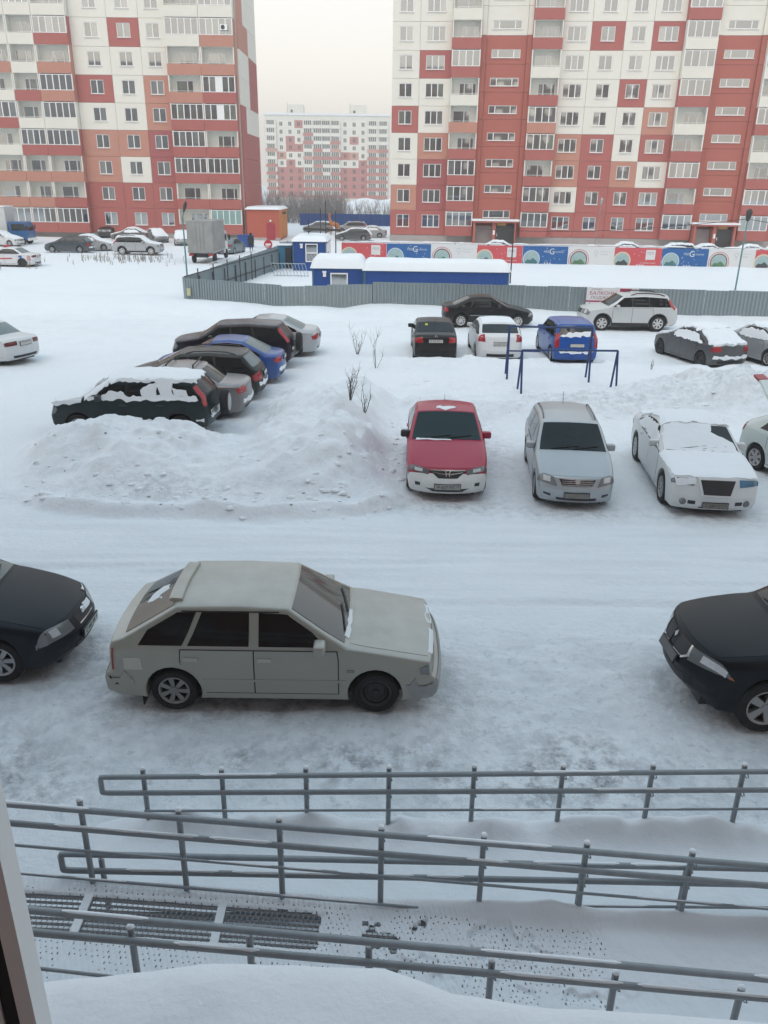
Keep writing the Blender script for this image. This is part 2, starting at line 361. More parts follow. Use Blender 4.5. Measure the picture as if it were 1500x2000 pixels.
# ---------------------------------------------------------------- apartment blocks of prefabricated panels
RED=plain('panel_red',(.40,.125,.108),.85,var=.10,scale=.7,bump=.15)
RED2=plain('panel_red_dark',(.36,.108,.104),.85,var=.10,scale=.7,bump=.15)
ORA=plain('panel_salmon',(.49,.235,.175),.85,var=.08,scale=.7,bump=.15)
CRE=plain('panel_cream',(.74,.715,.64),.85,var=.06,scale=.6,bump=.12)
WHT=plain('white_plastic',(.80,.80,.79),.4,var=.04)
LOGW=plain('loggia_white',(.74,.73,.67),.8,var=.08,scale=1)
JOINT=plain('joint_grey',(.50,.42,.38),.9,var=.15)
PLINTH=plain('plinth_concrete',(.36,.33,.32),.9,var=.2,scale=.8,bump=.3)
STAIR=plain('stair_red',(.40,.122,.092),.85,var=.08,scale=.5,bump=.12)
PANE=window_pane_mat()
LIT=glassy('lit_curtain',(.55,.42,.20),.3)
TEALC=glassy('teal_curtain',(.22,.36,.34),.25)
DARKMET=plain('dark_metal',(.035,.033,.033),.6,var=.3)
COL=dict(R=RED,D=RED2,O=ORA,C=CRE)
MESH={}
def panel_mesh(w,h,hole=None,t=.16):
    k=('panel',round(w,2),round(h,2),hole)
    if k in MESH: return MESH[k]
    b=MB(); g=.014; x0,x1,z0,z1=g,w-g,g,h-g
    if hole is None: b.box(x0,x1,-t,0,z0,z1)
    else:
        a0,a1,c0,c1=hole
        for X0,X1,Z0,Z1 in ((x0,a0,z0,z1),(a1,x1,z0,z1),(a0,a1,z0,c0),(a0,a1,c1,z1)):
            b.quad((X0,-t,Z0),(X1,-t,Z0),(X1,-t,Z1),(X0,-t,Z1))
        P=[(a0,c0),(a1,c0),(a1,c1),(a0,c1)]; Q=[(x0,z0),(x1,z0),(x1,z1),(x0,z1)]
        for pts in (P,Q):
            for i in range(4):
                p,q=pts[i],pts[(i+1)%4]; b.quad((p[0],-t,p[1]),(q[0],-t,q[1]),(q[0],0,q[1]),(p[0],0,p[1]))
    MESH[k]=b.mesh('panel'); return MESH[k]
def frame_mesh(w,h,n,bar=.07,d=.07,splits=None):
    k=('frame',round(w,2),round(h,2),n,bar,tuple(splits or ()))
    if k in MESH: return MESH[k]
    b=MB()
    b.box(0,w,-d,0,0,bar).box(0,w,-d,0,h-bar,h).box(0,bar,-d,0,bar,h-bar).box(w-bar,w,-d,0,bar,h-bar)
    for s_ in (splits or [w*i/n for i in range(1,n)]): b.box(s_-bar*.75,s_+bar*.75,-d+.003,0,bar,h-bar)
    MESH[k]=b.mesh('window_frame'); return MESH[k]
def pane_mesh(w,h):
    k=('pane',round(w,2),round(h,2))
    if k not in MESH: MESH[k]=MB().box(0,w,-.012,0,0,h).mesh('pane')
    return MESH[k]
def window(parent,x,y,z,w,h,n,splits=None,mat=None,sill=True,name='window'):
    wo_=obj(name,frame_mesh(w,h,n,splits=splits),WHT,parent,(x,y,z))
    ss=[0]+(splits or [w*i/n for i in range(1,n)])+[w]
    for i in range(len(ss)-1):
        a,b=ss[i]+.05,ss[i+1]-.05
        obj('pane',pane_mesh(round(b-a,2),round(h-.1,2)),mat[i%len(mat)] if isinstance(mat,list) else (mat or PANE),wo_,(a,-.012-.004*(i%2),.05))
    if sill:
        k=('sill',round(w,2))
        if k not in MESH: MESH[k]=MB().box(-.05,w+.05,-.24,.0,-.045,-.004).mesh('sill')
        obj('sill',MESH[k],WHT,wo_)
    return wo_
def loggia(parent,x,y,z,w,col,glazed,fl,proj=1.05,h=2.8,hole=True):
    """projecting loggia: white box open to the front, coloured parapet, framed glazing or the open room behind"""
    k=('loggia',round(w,2),proj)
    if k not in MESH:
        b=MB(); b.box(0,w,-proj,0,0,.14).box(.005,.12,-proj+.004,-.003,.143,h-.003).box(w-.12,w-.005,-proj+.004,-.003,.143,h-.003).box(.12,w-.12,-.06,-.002,.143,h-.002)
        MESH[k]=b.mesh('loggia')
    lo=obj('loggia',MESH[k],LOGW,parent,(x,y,z))
    k=('parapet',round(w,2))
    if k not in MESH:
        b=MB(); n=int(w/.19)
        b.box(0,w,-.05,0,.02,1.12)
        for i in range(n): b.box(w*(i+.12)/n,w*(i+.62)/n,-.065,-.048,.05,1.10)
        MESH[k]=b.mesh('parapet')
    obj('parapet',MESH[k],COL[col],lo,(0,-proj-.003,-.02))
    k=('loggia_side',round(h,2),proj)
    if k not in MESH: MESH[k]=MB().box(-.02,.0,-proj+.01,-.0,.0,h-.02).mesh('side_cheek')
    if col!='C':
        obj('side_cheek',MESH[k],COL[col],lo,(-.003,0,.01)); obj('side_cheek',MESH[k],COL[col],lo,(w+.023,0,.01))
    if glazed:
        n=max(4,round(w/.78)); mat=None
        if glazed=='T': mat=TEALC
        if glazed=='W': mat=[PANE,PANE,WHT]
        window(lo,.06,-proj+.03,1.12,w-.12,h-1.2,n,mat=mat,sill=False,name='glazing')
    else:
        ww=min(1.95,w*.6); x0=w*.5-ww/2+(.35 if fl%2 else -.25)
        mt=LIT if col=='L' else None
        window(lo,x0,-.075,.85,ww,1.5,3,splits=[ww*.3,ww*.78] if fl%2 else [ww*.66],mat=mt,sill=False)
        k=('lrail',round(w,2))
        if k not in MESH: MESH[k]=MB().tube([(.12,-proj+.05,1.22),(w-.12,-proj+.05,1.22)],.022,6).mesh('rail')
        obj('rail',MESH[k],WHT,lo)
    return lo
FH=2.8
# --- right-hand block
bR=empty('apartment_building',(.26,103.22,0),-R_(4.27))
tag(bR,'nearer red and cream panel block with two red stair towers above the banners','building')
DEP=13.0
obj('wall',MB().box(.05,52,.01,DEP,.0,30.2).mesh('wall'),JOINT,bR)
obj('plinth',MB().box(0,52,-.10,.0,-.3,.74).mesh('plinth'),PLINTH,bR)
cols=[('w',0,3.1,2),('w',3.1,6.65,3),('l',6.65,9.9,0),('s',9.9,15.5,0),('l',15.5,18.75,0),('w',18.75,21.9,3),('w',21.9,25.5,2),('w',25.5,28.5,2),('w',28.5,31.9,3),('l',31.9,35.35,0),('s',35.35,40.7,0),('l',40.7,44.0,0),('w',44.0,47.5,3),('w',47.5,51,2)]
PAT_R=["RRRsRRRRRRsRRR","ODRsRCRRRRsRRO","CDRsROROCRsRCO","CORsRORCRRsCCR","RCOsOCCCOCsRCC","CCCsRCCRCRsCCR","CRRsCCCCCCsCRC","CCRsRCRCRCsCCC","CCCsRCCCCRsCCC","CCCsCCCCCCsCCC"]
GLZ_R=["..G.G....G.G..","..G.G......G..","..G......G....","....G.........","....G......G..",".........G....","..G......G.G..",".........G.G..",".........G.G..","..G.G....G.G.."]
for f in range(10):
    z=.75+FH*f
    for ci,(t,x0,x1,n) in enumerate(cols):
        c=PAT_R[f][ci]; w=x1-x0
        if t=='w':
            ww=1.5 if n==2 else 2.1; a=(w-ww)/2
            obj('panel',panel_mesh(w,FH,(round(a,3),round(a+ww,3),.90,2.32)),COL[c],bR,(x0,0,z))
            window(bR,x0+a,-.04,z+.90,ww,1.42,n)
        elif t=='l':
            g=GLZ_R[f][ci]=='G'
            lg=loggia(bR,x0+.02,0,z,w-.04,c,g,f+ci)
        else:
            m_=STAIR if f<8 else CRE
            if f==0: continue
            obj('panel',panel_mesh(w-1.1,FH,(round((w-1.1)/2-1.6,3),round((w-1.1)/2+1.6,3),.62,1.46)),m_,bR,(x0+.55,0,z-1.35))
            window(bR,x0+w/2-1.6,-.04,z-1.35+.62,3.2,.84,3,splits=[.72,2.46])
            for xx in (x0+.0,x1-.55): obj('pilaster',panel_mesh(.55,FH,None,.45),m_,bR,(xx,0,z-1.35))
for x0,x1 in ((9.9,15.5),(35.35,40.7)):            # entrances
    obj('panel',panel_mesh(x1-x0-1.1,1.45),STAIR,bR,(x0+.55,0,.75)); 
    for xx in (x0,x1-.55): obj('pilaster',panel_mesh(.55,1.45,None,.45),STAIR,bR,(xx,0,.75))
    cn=obj('entrance_canopy',MB().box(x0-.1,x1-.2,-2.3,-.46,2.35,2.52).mesh('canopy'),STAIR,bR)
    obj('canopy_snow',MB().box(x0-.16,x1-.14,-2.36,-.46,2.523,2.72).mesh('canopy_snow'),SNOW,cn)
    obj('porch_wall',MB().box(x0+.1,x0+.35,-2.2,-.46,-.1,2.345).mesh('porch'),STAIR,bR)
    obj('porch_wall',MB().box(x1-.75,x1-.5,-2.2,-.46,-.1,2.345).mesh('porch'),STAIR,bR)
    obj('porch_wall',MB().box(x0+2.35,x0+2.75,-1.9,-.46,-.1,2.345).mesh('porch'),STAIR,bR)
    obj('porch_side',MB().box(x0+.352,x0+2.348,-.7,-.55,-.1,1.95).mesh('porch'),PLINTH,bR)
    dr=obj('entrance_door',MB().box(x0+2.755,x1-.755,-1.75,-1.65,-.1,2.0).mesh('door'),DARKMET,bR)
    obj('door_handle',MB().box(x0+2.9,x0+2.95,-1.82,-1.75,.8,1.15).mesh('handle'),WHT,dr)
    sg=obj('name_plate',MB().box(x0+2.9,x0+3.95,-1.80,-1.752,2.03,2.33).mesh('plate'),plain('plate_ochre',(.42,.22,.05),.6),bR)
    obj('notice',MB().box(x0+2.45,x0+2.68,-1.93,-1.902,1.0,1.5).mesh('notice'),WHT,bR)
obj('parapet_roof',MB().box(-.1,52.1,-.2,DEP+.1,30.203,30.8).mesh('roof'),CRE,bR)
# --- left-hand block
bL=empty('apartment_building',(-56.5,102.1,-.17),0)
tag(bL,'panel block of red, salmon and cream squares behind the two lorries','building')
X0=-56.5
obj('wall',MB().box(0,39.45,.01,13,0,30).mesh('wall'),JOINT,bL)
obj('plinth',MB().box(0,39.5,-.1,0,-.3,.74).mesh('plinth'),PLINTH,bL)
colsL=[('w',-56.5,-53.4,2),('l',-53.4,-49.9,0),('l',-49.9,-46.3,0),('l',-46.3,-42.17,0),('l',-42.17,-39.23,0),('l',-39.23,-35.44,0),('w',-35.44,-31.28,2),('w',-31.28,-27.79,2),('w',-27.79,-24.8,2),('l',-24.8,-21.0,0),('l',-21.0,-17.25,0)]
PAT_L=["RRRRRRRRRRR","ROROORRRRRR","RROOOOOCDRR","COCCRROODRR","CRRRCCCCORR","CRCCRORCOOR","CCCOCOCCCOO","CCCCCRCRCCO","CCCCCCCCCCC","CCCCCCCCCCC"]
GLZ_L=["..GGGG....T","...........",".........GG","....GG...G.",".G.G.G...GW","..G..G....W","...........",".GG..G...GG",".G.GG.....G","..GG.G...GG"]
for f in range(10):
    z=.75+FH*f
    for ci,(t,x0,x1,n) in enumerate(colsL):
        c=PAT_L[f][ci]; w=x1-x0
        if t=='w':
            ww=1.5; a=w-1.0-ww if ci==6 else (w-ww)/2
            a=w/2-ww/2+(.25 if ci==6 else 0)
            obj('panel',panel_mesh(w,FH,(round(a,3),round(a+ww,3),.90,2.32)),COL[c],bL,(x0-X0,0,z))
            window(bL,x0-X0+a,-.04,z+.90,ww,1.42,n)
        else:
            g=GLZ_L[f][ci]; g=g if g in 'GTW' else None
            lg=loggia(bL,x0-X0+.02,0,z,w-.04,c,g,f+ci,hole=False)
PAT_E=["RRRR","RRRR","RRRR","RRRR","RCCC","CCRR","CCRR","OOCC","OCCC","CCCC"]
for f in range(10):
    for k in range(4):
        o=obj('panel',panel_mesh(3.24,FH),COL[PAT_E[f][k]],bL,(39.45,.02+3.24*k,.75+FH*f),R_(90))
for (u,v,fx,fz) in ((0,0,-24.2,25.1),(0,0,-18.6,21.9)):  # air conditioners
    ac=obj('air_conditioner',MB().box(0,.8,-.32,0,0,.55).mesh('air_conditioner'),WHT,bL,(fx-X0,-1.12 if fx>-20 else -.18,fz))
    obj('fan_grille',MB().lathe([(.0,-.33),(.22,-.33),(.22,-.30)],16,'Y',(.32,0,.27)).mesh('fan'),DARKMET,ac)
obj('parapet_roof',MB().box(-.1,39.6,-.2,13.1,30.003,30.6).mesh('roof'),CRE,bL)
# --- far block
bF=empty('apartment_building',(-48.7,345,0),0)
tag(bF,'distant ten-storey block paling in the haze between the two near blocks','building')
obj('wall',MB().box(0,49,.3,14,0,31.2).mesh('wall'),LOGW,bF)
obj('roof_edge',MB().box(-.2,49.2,-.1,14.2,31.203,31.9).mesh('roof'),SNOW,bF)
for xx in (9,33.5):
    ls=obj('lift_house',MB().box(xx,xx+6,4,10,31.903,35.2).mesh('lift_house'),CRE,bF)
    obj('window',MB().box(xx+1.1,xx+1.9,3.95,4.01,32.4,33.3).mesh('window'),DARKMET,ls)
    obj('mast',MB().tube([(xx-.2,4,31.9),(xx-.2,4,35.9)],.07,5).mesh('mast'),DARKMET,ls)
farc=[('l',4.4),('w',3.5),('w',3.5),('w',3.3),('l',4.0),('l',3.5),('l',3.2),('l',3.9),('w',3.6),('w',3.5),('w',3.4),('l',4.2),('l',4.0)]
PAT_F=["RRRRRRRRRRRRR","RRRRRRRRRRRRR","ORRRRRRRRRRRR","RRRRORCRRRRRR","RCRCCRCCCCRRR","COCCORRRROCRO","OCRRCRCOCCCOR","CCRCRCCRCRCCC","CCCCRCCCCCCCC","CCCRCCCCCCCCC"]
FCOL=dict(C=plain('hazed_cream',(.80,.78,.71),.9,var=.04),R=plain('hazed_red',(.50,.21,.185),.9,var=.06),O=plain('hazed_salmon',(.58,.33,.26),.9,var=.06))  # near panel paints made paler: distance haze put into the far block's colour
fm=[MB().box(-.55,-.1,-.05,0,0,1.4).box(.1,.55,-.05,0,0,1.4).mesh('window'),None]
b=MB()
for i in range(4): b.box(-1.45+i*.75,-1.45+i*.75+.5,-.05,0,0,1.45)
fm[1]=b.mesh('window')
FPANE=glassy('far_pane',(.10,.095,.09),.25,.6)
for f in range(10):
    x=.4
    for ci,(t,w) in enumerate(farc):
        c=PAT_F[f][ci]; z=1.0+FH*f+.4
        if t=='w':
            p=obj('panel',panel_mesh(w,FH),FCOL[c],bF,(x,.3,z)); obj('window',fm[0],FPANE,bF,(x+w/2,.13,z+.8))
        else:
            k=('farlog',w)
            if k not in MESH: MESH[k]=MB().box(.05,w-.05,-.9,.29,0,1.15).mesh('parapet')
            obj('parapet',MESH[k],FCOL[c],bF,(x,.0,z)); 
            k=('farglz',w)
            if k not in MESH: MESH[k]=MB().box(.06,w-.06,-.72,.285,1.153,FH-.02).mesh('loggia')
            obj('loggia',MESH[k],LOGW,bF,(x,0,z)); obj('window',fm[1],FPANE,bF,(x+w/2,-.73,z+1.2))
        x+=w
# --- the block the photographer stands in (behind the camera): shades the yard, shows in the windows opposite
bO=empty('apartment_building',(0,-.15,0),0)
tag(bO,'tall panel block whose window the view is taken from','building')
obj('wall',MB().box(-46,44,-12,-.2,0,30.6).mesh('wall'),PLINTH,bO)
random.seed(11)
OWN=plain('own_brown',(.23,.135,.11),.85,var=.15,scale=.5); OWN2=plain('own_tan',(.30,.24,.19),.85,var=.15,scale=.5)
for f in range(10):
    for k in range(25):
        cm=OWN if (f<4 or (k+f)%3) else OWN2; w=3.6
        x0=-46+w*k
        if x0<=0<x0+w and f==1: continue
        a=1.05
        obj('panel',panel_mesh(w,FH,(1.05,2.55,.9,2.32)),cm,bO,(x0,-.2,.75+FH*f),0).rotation_euler=(0,0,math.pi)
        bO.children[-1].location=(x0+w,-.2,.75+FH*f)
        k2=('ownwin',)
        if k2 not in MESH: MESH[k2]=MB().box(0,1.5,.02,.06,0,1.42).mesh('window')
        obj('window',MESH[k2],PANE,bO,(x0+1.05,-.2,.75+FH*f+.9))
obj('plinth',MB().box(-46,44,-.2,-.05,-.3,.74).mesh('plinth'),PLINTH,bO)
# ---------------------------------------------------------------- cars
# A car is modelled straight: its side outline is drawn in (x,z), swept across the width with rounded edges,
# and every lamp, pane, door and snow patch lies on that same surface; one warp then bends it all to shape.
GLASS=glassy('car_glass',(.010,.013,.014),.04,.5)
TINT=glassy('tinted_glass',(.004,.004,.005),.07,.6)
FROSTG=glassy('frosted_glass',(.16,.20,.21),.35,.6)
TYRE=plain('tyre',(.018,.018,.019),.85,var=.4,scale=14,bump=.4)
BLACKP=plain('black_plastic',(.022,.022,.024),.55,var=.3,scale=8)
CHROME=plain('chrome',(.62,.63,.64),.22,metal=1,var=.08)
ALLOY=plain('alloy',(.42,.42,.43),.38,metal=.7,var=.2,scale=9)
STEEL=plain('steel_wheel',(.05,.05,.052),.6,metal=.4,var=.3)
LAMP=glassy('lamp_glass',(.19,.20,.205),.10,.9,.35)
REFL=plain('lamp_bowl',(.60,.61,.62),.3,var=.3,scale=20)
LAMPD=glassy('lamp_dark',(.12,.125,.13),.1,.9,.3)
REDL=glassy('tail_red',(.34,.012,.018),.15,.8)
AMBER=glassy('amber_lamp',(.45,.10,.03),.15,.8)
PLATE=plain('number_plate',(.48,.48,.46),.5,var=.25,scale=12)
PLATED=plain('number_plate_dirty',(.20,.19,.17),.7,var=.4,scale=12)
INK=plain('ink_black',(.02,.02,.022),.6,var=.1)
def fillet(P,seg=5):
    out=[];tagi=[]
    n=len(P)
    for i,(x,z,r) in enumerate(P):
        p=Vector((x,z)); a=Vector(P[i-1][:2])-p; b=Vector(P[(i+1)%n][:2])-p
        la,lb=a.length,b.length; a.normalize(); b.normalize()
        ang=a.angle(b)
        if r<=0 or ang>3.10: out.append(p); tagi.append(i); continue
        d=min(r/math.tan(ang/2),la*.46,lb*.46)
        s,e=p+a*d,p+b*d
        for k in range(seg+1):
            t=k/seg; out.append(s*(1-t)**2+p*2*t*(1-t)+e*t*t); tagi.append(i)
    return out,tagi
def clip(poly,nx,nz,c):
    """keep nx*x+nz*z<=c"""
    out=[]
    for i in range(len(poly)):
        p,q=poly[i],poly[(i+1)%len(poly)]
        dp,dq=nx*p[0]+nz*p[1]-c,nx*q[0]+nz*q[1]-c
        if dp<=0: out.append(p)
        if dp*dq<0:
            t=dp/(dp-dq); out.append((p[0]+(q[0]-p[0])*t,p[1]+(q[1]-p[1])*t))
    return out
def grid2d(poly,cell,cz=None):
    b=bmesh.new(); vs_=[b.verts.new((p[0],p[1],0)) for p in poly]
    try: b.faces.new(vs_)
    except ValueError: b.free(); return [],[]
    xs_=[p[0] for p in poly]; zs_=[p[1] for p in poly]
    for ax,lo,hi,c in ((0,min(xs_),max(xs_),cell),(1,min(zs_),max(zs_),cz or cell)):
        k=math.floor(lo/c)+1
        while k*c<hi-1e-4:
            co_=[0,0,0]; no=[0,0,0]; co_[ax]=k*c; no[ax]=1
            bmesh.ops.bisect_plane(b,geom=b.verts[:]+b.edges[:]+b.faces[:],dist=1e-5,plane_co=co_,plane_no=no); k+=1
    bmesh.ops.remove_doubles(b,verts=b.verts,dist=1e-4)
    b.verts.index_update(); v=[(q.co.x,q.co.y) for q in b.verts]; f=[tuple(q.index for q in fc.verts) for fc in b.faces]
    # rim edges in order
    rim=[(e.verts[0].index,e.verts[1].index) for e in b.edges if len(e.link_faces)==1]
    b.free(); return v,f,rim
class Car:
    def __init__(s,W,P,names,xw,rw,ra=None,belt=.92,tumble=.2,bow=(.22,.16),taper=(.10,.08),crown=.035,clear=.2,rb=.08,track=None,lower=.045,wbow=(.13,.10)):
        """P: outline from front bottom over the roof to rear bottom; names: index->key station"""
        s.W=W; s.hw=W/2; s.belt=belt; s.tumble=tumble; s.bow=bow; s.taper=taper; s.crown=crown; s.xw=xw; s.rw=rw; s.ra=ra or rw*1.17; s.clear=clear; s.lower=lower; s.wbow=wbow
        pts=list(P)
        s.top=max(p[1] for p in P); s.xf=max(p[0] for p in P); s.xr=min(p[0] for p in P)
        up,ti=fillet([(pts[0][0]-.3,pts[0][1],0)]+pts+[(pts[-1][0]+.3,pts[-1][1],0)])
        up=up[1:-1]; ti=[t-1 for t in ti[1:-1]]
        u2=[up[0]]; t2=[ti[0]]
        for p,t in zip(up[1:],ti[1:]):
            n_=int((p-u2[-1]).length/.085)+1; a_=u2[-1]
            for k in range(1,n_): u2.append(a_.lerp(p,k/n_)); t2.append(-1 if t!=t2[-1] or True else t)
            u2.append(p); t2.append(t)
        up,ti=u2,t2
        s.key={}
        s.nup=len(up)
        rbs=[]
        for p,t in zip(up,ti):
            rbs.append(rb if p.y>.45 else .05)
        # underside with wheel arches, rear to front
        low=[]
        for cx in (xw[1],xw[0]):
            dz=clear-rw; h=math.sqrt(max(s.ra**2-dz*dz,.01)); a0=math.atan2(dz,-h); a1=math.atan2(dz,h)
            if a0<0: a0+=2*math.pi
            for k in range(15):
                a=a0+(a1-a0)*k/14; low.append(Vector((cx+s.ra*math.cos(a),rw+s.ra*math.sin(a))))
        s.out=up+low; s.rbs=rbs+[.018]*len(low)
        n=len(s.out); s.nrm=[]
        for i in range(n):
            d=(s.out[(i+1)%n]-s.out[i-1]); d.normalize(); s.nrm.append(Vector((d.y,-d.x))*-1)
        # orientation: outline runs front->roof->rear (counter-clockwise seen from the left): outward normal
        ar=sum(s.out[i].x*s.out[(i+1)%n].y-s.out[(i+1)%n].x*s.out[i].y for i in range(n))
        sg=1 if ar>0 else -1
        s.nrm=[Vector(((s.out[(i+1)%n]-s.out[i-1]).y,-(s.out[(i+1)%n]-s.out[i-1]).x)).normalized()*sg for i in range(n)]
        s.S=[0.0]
        for i in range(1,s.nup): s.S.append(s.S[-1]+(up[i]-up[i-1]).length)
        for k,i in names.items():
            js=[j for j,t in enumerate(ti) if t==i]; s.key[k]=s.S[js[len(js)//2]]
        s.up=up
    def at(s,q):
        """surface frame at arc length q along the upper outline"""
        S=s.S; q=min(max(q,0),S[-1]); 
        import bisect as bi
        i=min(max(bi.bisect_right(S,q)-1,0),len(S)-2); t=(q-S[i])/max(S[i+1]-S[i],1e-6)
        p=s.up[i]*(1-t)+s.up[i+1]*t; n=(s.nrm[i]*(1-t)+s.nrm[i+1]*t).normalized(); return p,n,s.rbs[i]*(1-t)+s.rbs[i+1]*t
    def warp(s,x,y,z):
        hw=s.hw; yy=y/hw
        # barrel sides, tumblehome
        if z<s.belt: k=1-s.lower*max(0,(.52-z)/.35)**2-.012*max(0,(z-.6)/(s.belt-.6))
        else:
            t=(z-s.belt)/(s.top-s.belt); k=.988-.022*min(1,t/.06)-s.tumble*max(0,t-.0)*(.75+.25*t)
        # plan taper
        f=max(0,(x-(s.xf-1.25))/1.25); r=max(0,((s.xr+1.1)-x)/1.1)
        k*=1-s.taper[0]*f**2.2-s.taper[1]*r**2.2
        f2=max(0,(x-(s.xf-1.1))/1.1); r2=max(0,((s.xr+.9)-x)/.9)
        X=x-s.bow[0]*f2*f2*yy*yy*abs(yy)**.5+s.bow[1]*r2*r2*yy*yy*abs(yy)**.5
        g=min(1,max(0,(z-s.belt+.12)/.3)); mid=.5*(s.xf+s.xr)
        X-= g*(s.wbow[0] if x>mid else -s.wbow[1])*yy*yy*min(1,abs(x-mid)/.8)
        Z=z+s.crown*(1-yy*yy)*min(1,max(0,(z-.55)/.3))
        return (X,y*k,Z)
    def wrap(s,q,a,e):
        """point on the top/front/rear skin: arc length q along the outline, a across (runs on round the edge down the side)"""
        p,n,rb=s.at(q); sg=1 if a>=0 else -1; a=abs(a); fl=s.hw-rb; L=rb*math.pi/2
        if a<=fl: y=a; d=e
        elif a<=fl+L:
            ph=(a-fl)/rb; y=fl+(rb+e)*math.sin(ph); d=-rb+(rb+e)*math.cos(ph)
        else: y=s.hw+e; d=-rb-(a-fl-L)
        return s.warp(p.x+n.x*d,sg*y,p.y+n.y*d)
    def side(s,x,z,sg,e): return s.warp(x,sg*(s.hw+e),z)
    def body(s,name='body'):
        n=len(s.out); rows=[]; v=[];f=[]
        for i in range(n):
            p,nr,rb=s.out[i],s.nrm[i],s.rbs[i]; row=[]
            for sg in (-1,1):
                seq=[]
                for k in range(5):
                    ph=math.pi/2*k/4; d=-rb+rb*math.cos(ph); y=(s.hw-rb)+rb*math.sin(ph); seq.append((p.x+nr.x*d,sg*y,p.y+nr.y*d))
                if sg<0:
                    row+=seq[::-1]
                    for k in range(1,14): row.append((p.x,-(s.hw-rb)+2*(s.hw-rb)*k/14,p.y))
                else: row+=seq
            rows.append(row)
        m_=len(rows[0])
        for r in rows: v+= [s.warp(*q) for q in r]
        for i in range(n):
            for k in range(m_-1):
                a=i*m_+k; b=((i+1)%n)*m_+k; f.append((a,a+1,b+1,b))
        ins=[(s.out[i].x-s.nrm[i].x*s.rbs[i],s.out[i].y-s.nrm[i].y*s.rbs[i]) for i in range(n)]
        cl=[ins[0]]
        for q in ins[1:]:
            if (Vector(q)-Vector(cl[-1])).length>.004: cl.append(q)
        g=grid2d(cl,.16,.075)
        if g[0]:
            gv,gf,_=g
            for sg in (-1,1):
                k=len(v); v+=[s.warp(q[0],sg*s.hw,q[1]) for q in gv]; f+=[tuple(k+i for i in fc) for fc in gf]
        me=bpy.data.meshes.new(name); me.from_pydata(v,[],f)
        b=bmesh.new(); b.from_mesh(me); bmesh.ops.remove_doubles(b,verts=b.verts,dist=.002); bmesh.ops.recalc_face_normals(b,faces=b.faces); b.to_mesh(me); b.free()
        sm(me,38); return me
    def patch(s,poly,kind='wrap',sg=1,e=.005,cell=.09,depth=.012,fn=None,name='patch',smooth=35):
        g=grid2d(poly,cell)
        if not g[0]: return None
        gv,gf,rim=g; v=[];f=[]
        mp=(lambda q,d:s.wrap(q[0],q[1]*sg if sg!=1 else q[1],d)) if kind=='wrap' else (lambda q,d:s.side(q[0],q[1],sg,d))
        v=[mp(q,(fn(*q) if fn else e)) for q in gv]; k=len(v); f=list(gf)
        rv=sorted({i for e_ in rim for i in e_}); mpi={i:k+j for j,i in enumerate(rv)}
        v+=[mp(gv[i],-depth) for i in rv]
        f+=[(a,b,mpi[b],mpi[a]) for a,b in rim]
        me=bpy.data.meshes.new(name); me.from_pydata(v,[],f); fixn(me); sm(me,smooth); return me
    def envelope(s,x):
        z=-1; sl=0
        for i in range(s.nup-1):
            a,b=s.up[i],s.up[i+1]
            if (a.x-x)*(b.x-x)<=0 and abs(a.x-b.x)>1e-5:
                t=(x-a.x)/(b.x-a.x); q=a.y+(b.y-a.y)*t
                if q>z: z=q; sl=abs((b.y-a.y)/(b.x-a.x))
        return z,sl
    def dlo(s,x0,x1,zb,margin=.085,lean0=0,lean1=0,rise=0):
        """window opening between two slanted edges under the roof line"""
        lo,hi=min(x0,x1)-.6,max(x0,x1)+.6; top=[]
        for k in range(60):
            x=lo+(hi-lo)*k/59; z,sl=s.envelope(x); zt=z-margin*min(1.9,math.sqrt(1+sl*sl)) if z>0 else 0
            top.append((x,max(zt,zb-.001)))
        poly=[(hi,zb),(lo,zb)]+top
        # drop flat stretches
        poly=clip(poly,-1,lean0,-x0+lean0*zb); poly=clip(poly,1,-lean1,x1-lean1*zb)
        poly=clip(poly,rise,-1,-zb+rise*x0+.0)
        out=[]
        for p in poly:
            if not out or math.hypot(p[0]-out[-1][0],p[1]-out[-1][1])>.012: out.append(p)
        if math.hypot(out[0][0]-out[-1][0],out[0][1]-out[-1][1])<.012: out.pop()
        return out
    def door(s,x0,x1,z0,z1,gap=.006):
        L=[];Rr=[]; n=14
        for k in range(n+1):
            z=z0+(z1-z0)*k/n; a,b=x0+gap,x1-gap
            for cx,first in ((s.xw[1],True),(s.xw[0],False)):
                dz=z-s.rw; R=s.ra+.055
                if abs(dz)<R:
                    h=math.sqrt(R*R-dz*dz)
                    if first: a=max(a,cx+h)
                    else: b=min(b,cx-h)
            L.append((a,z)); Rr.append((b,z))
        return L+Rr[::-1]
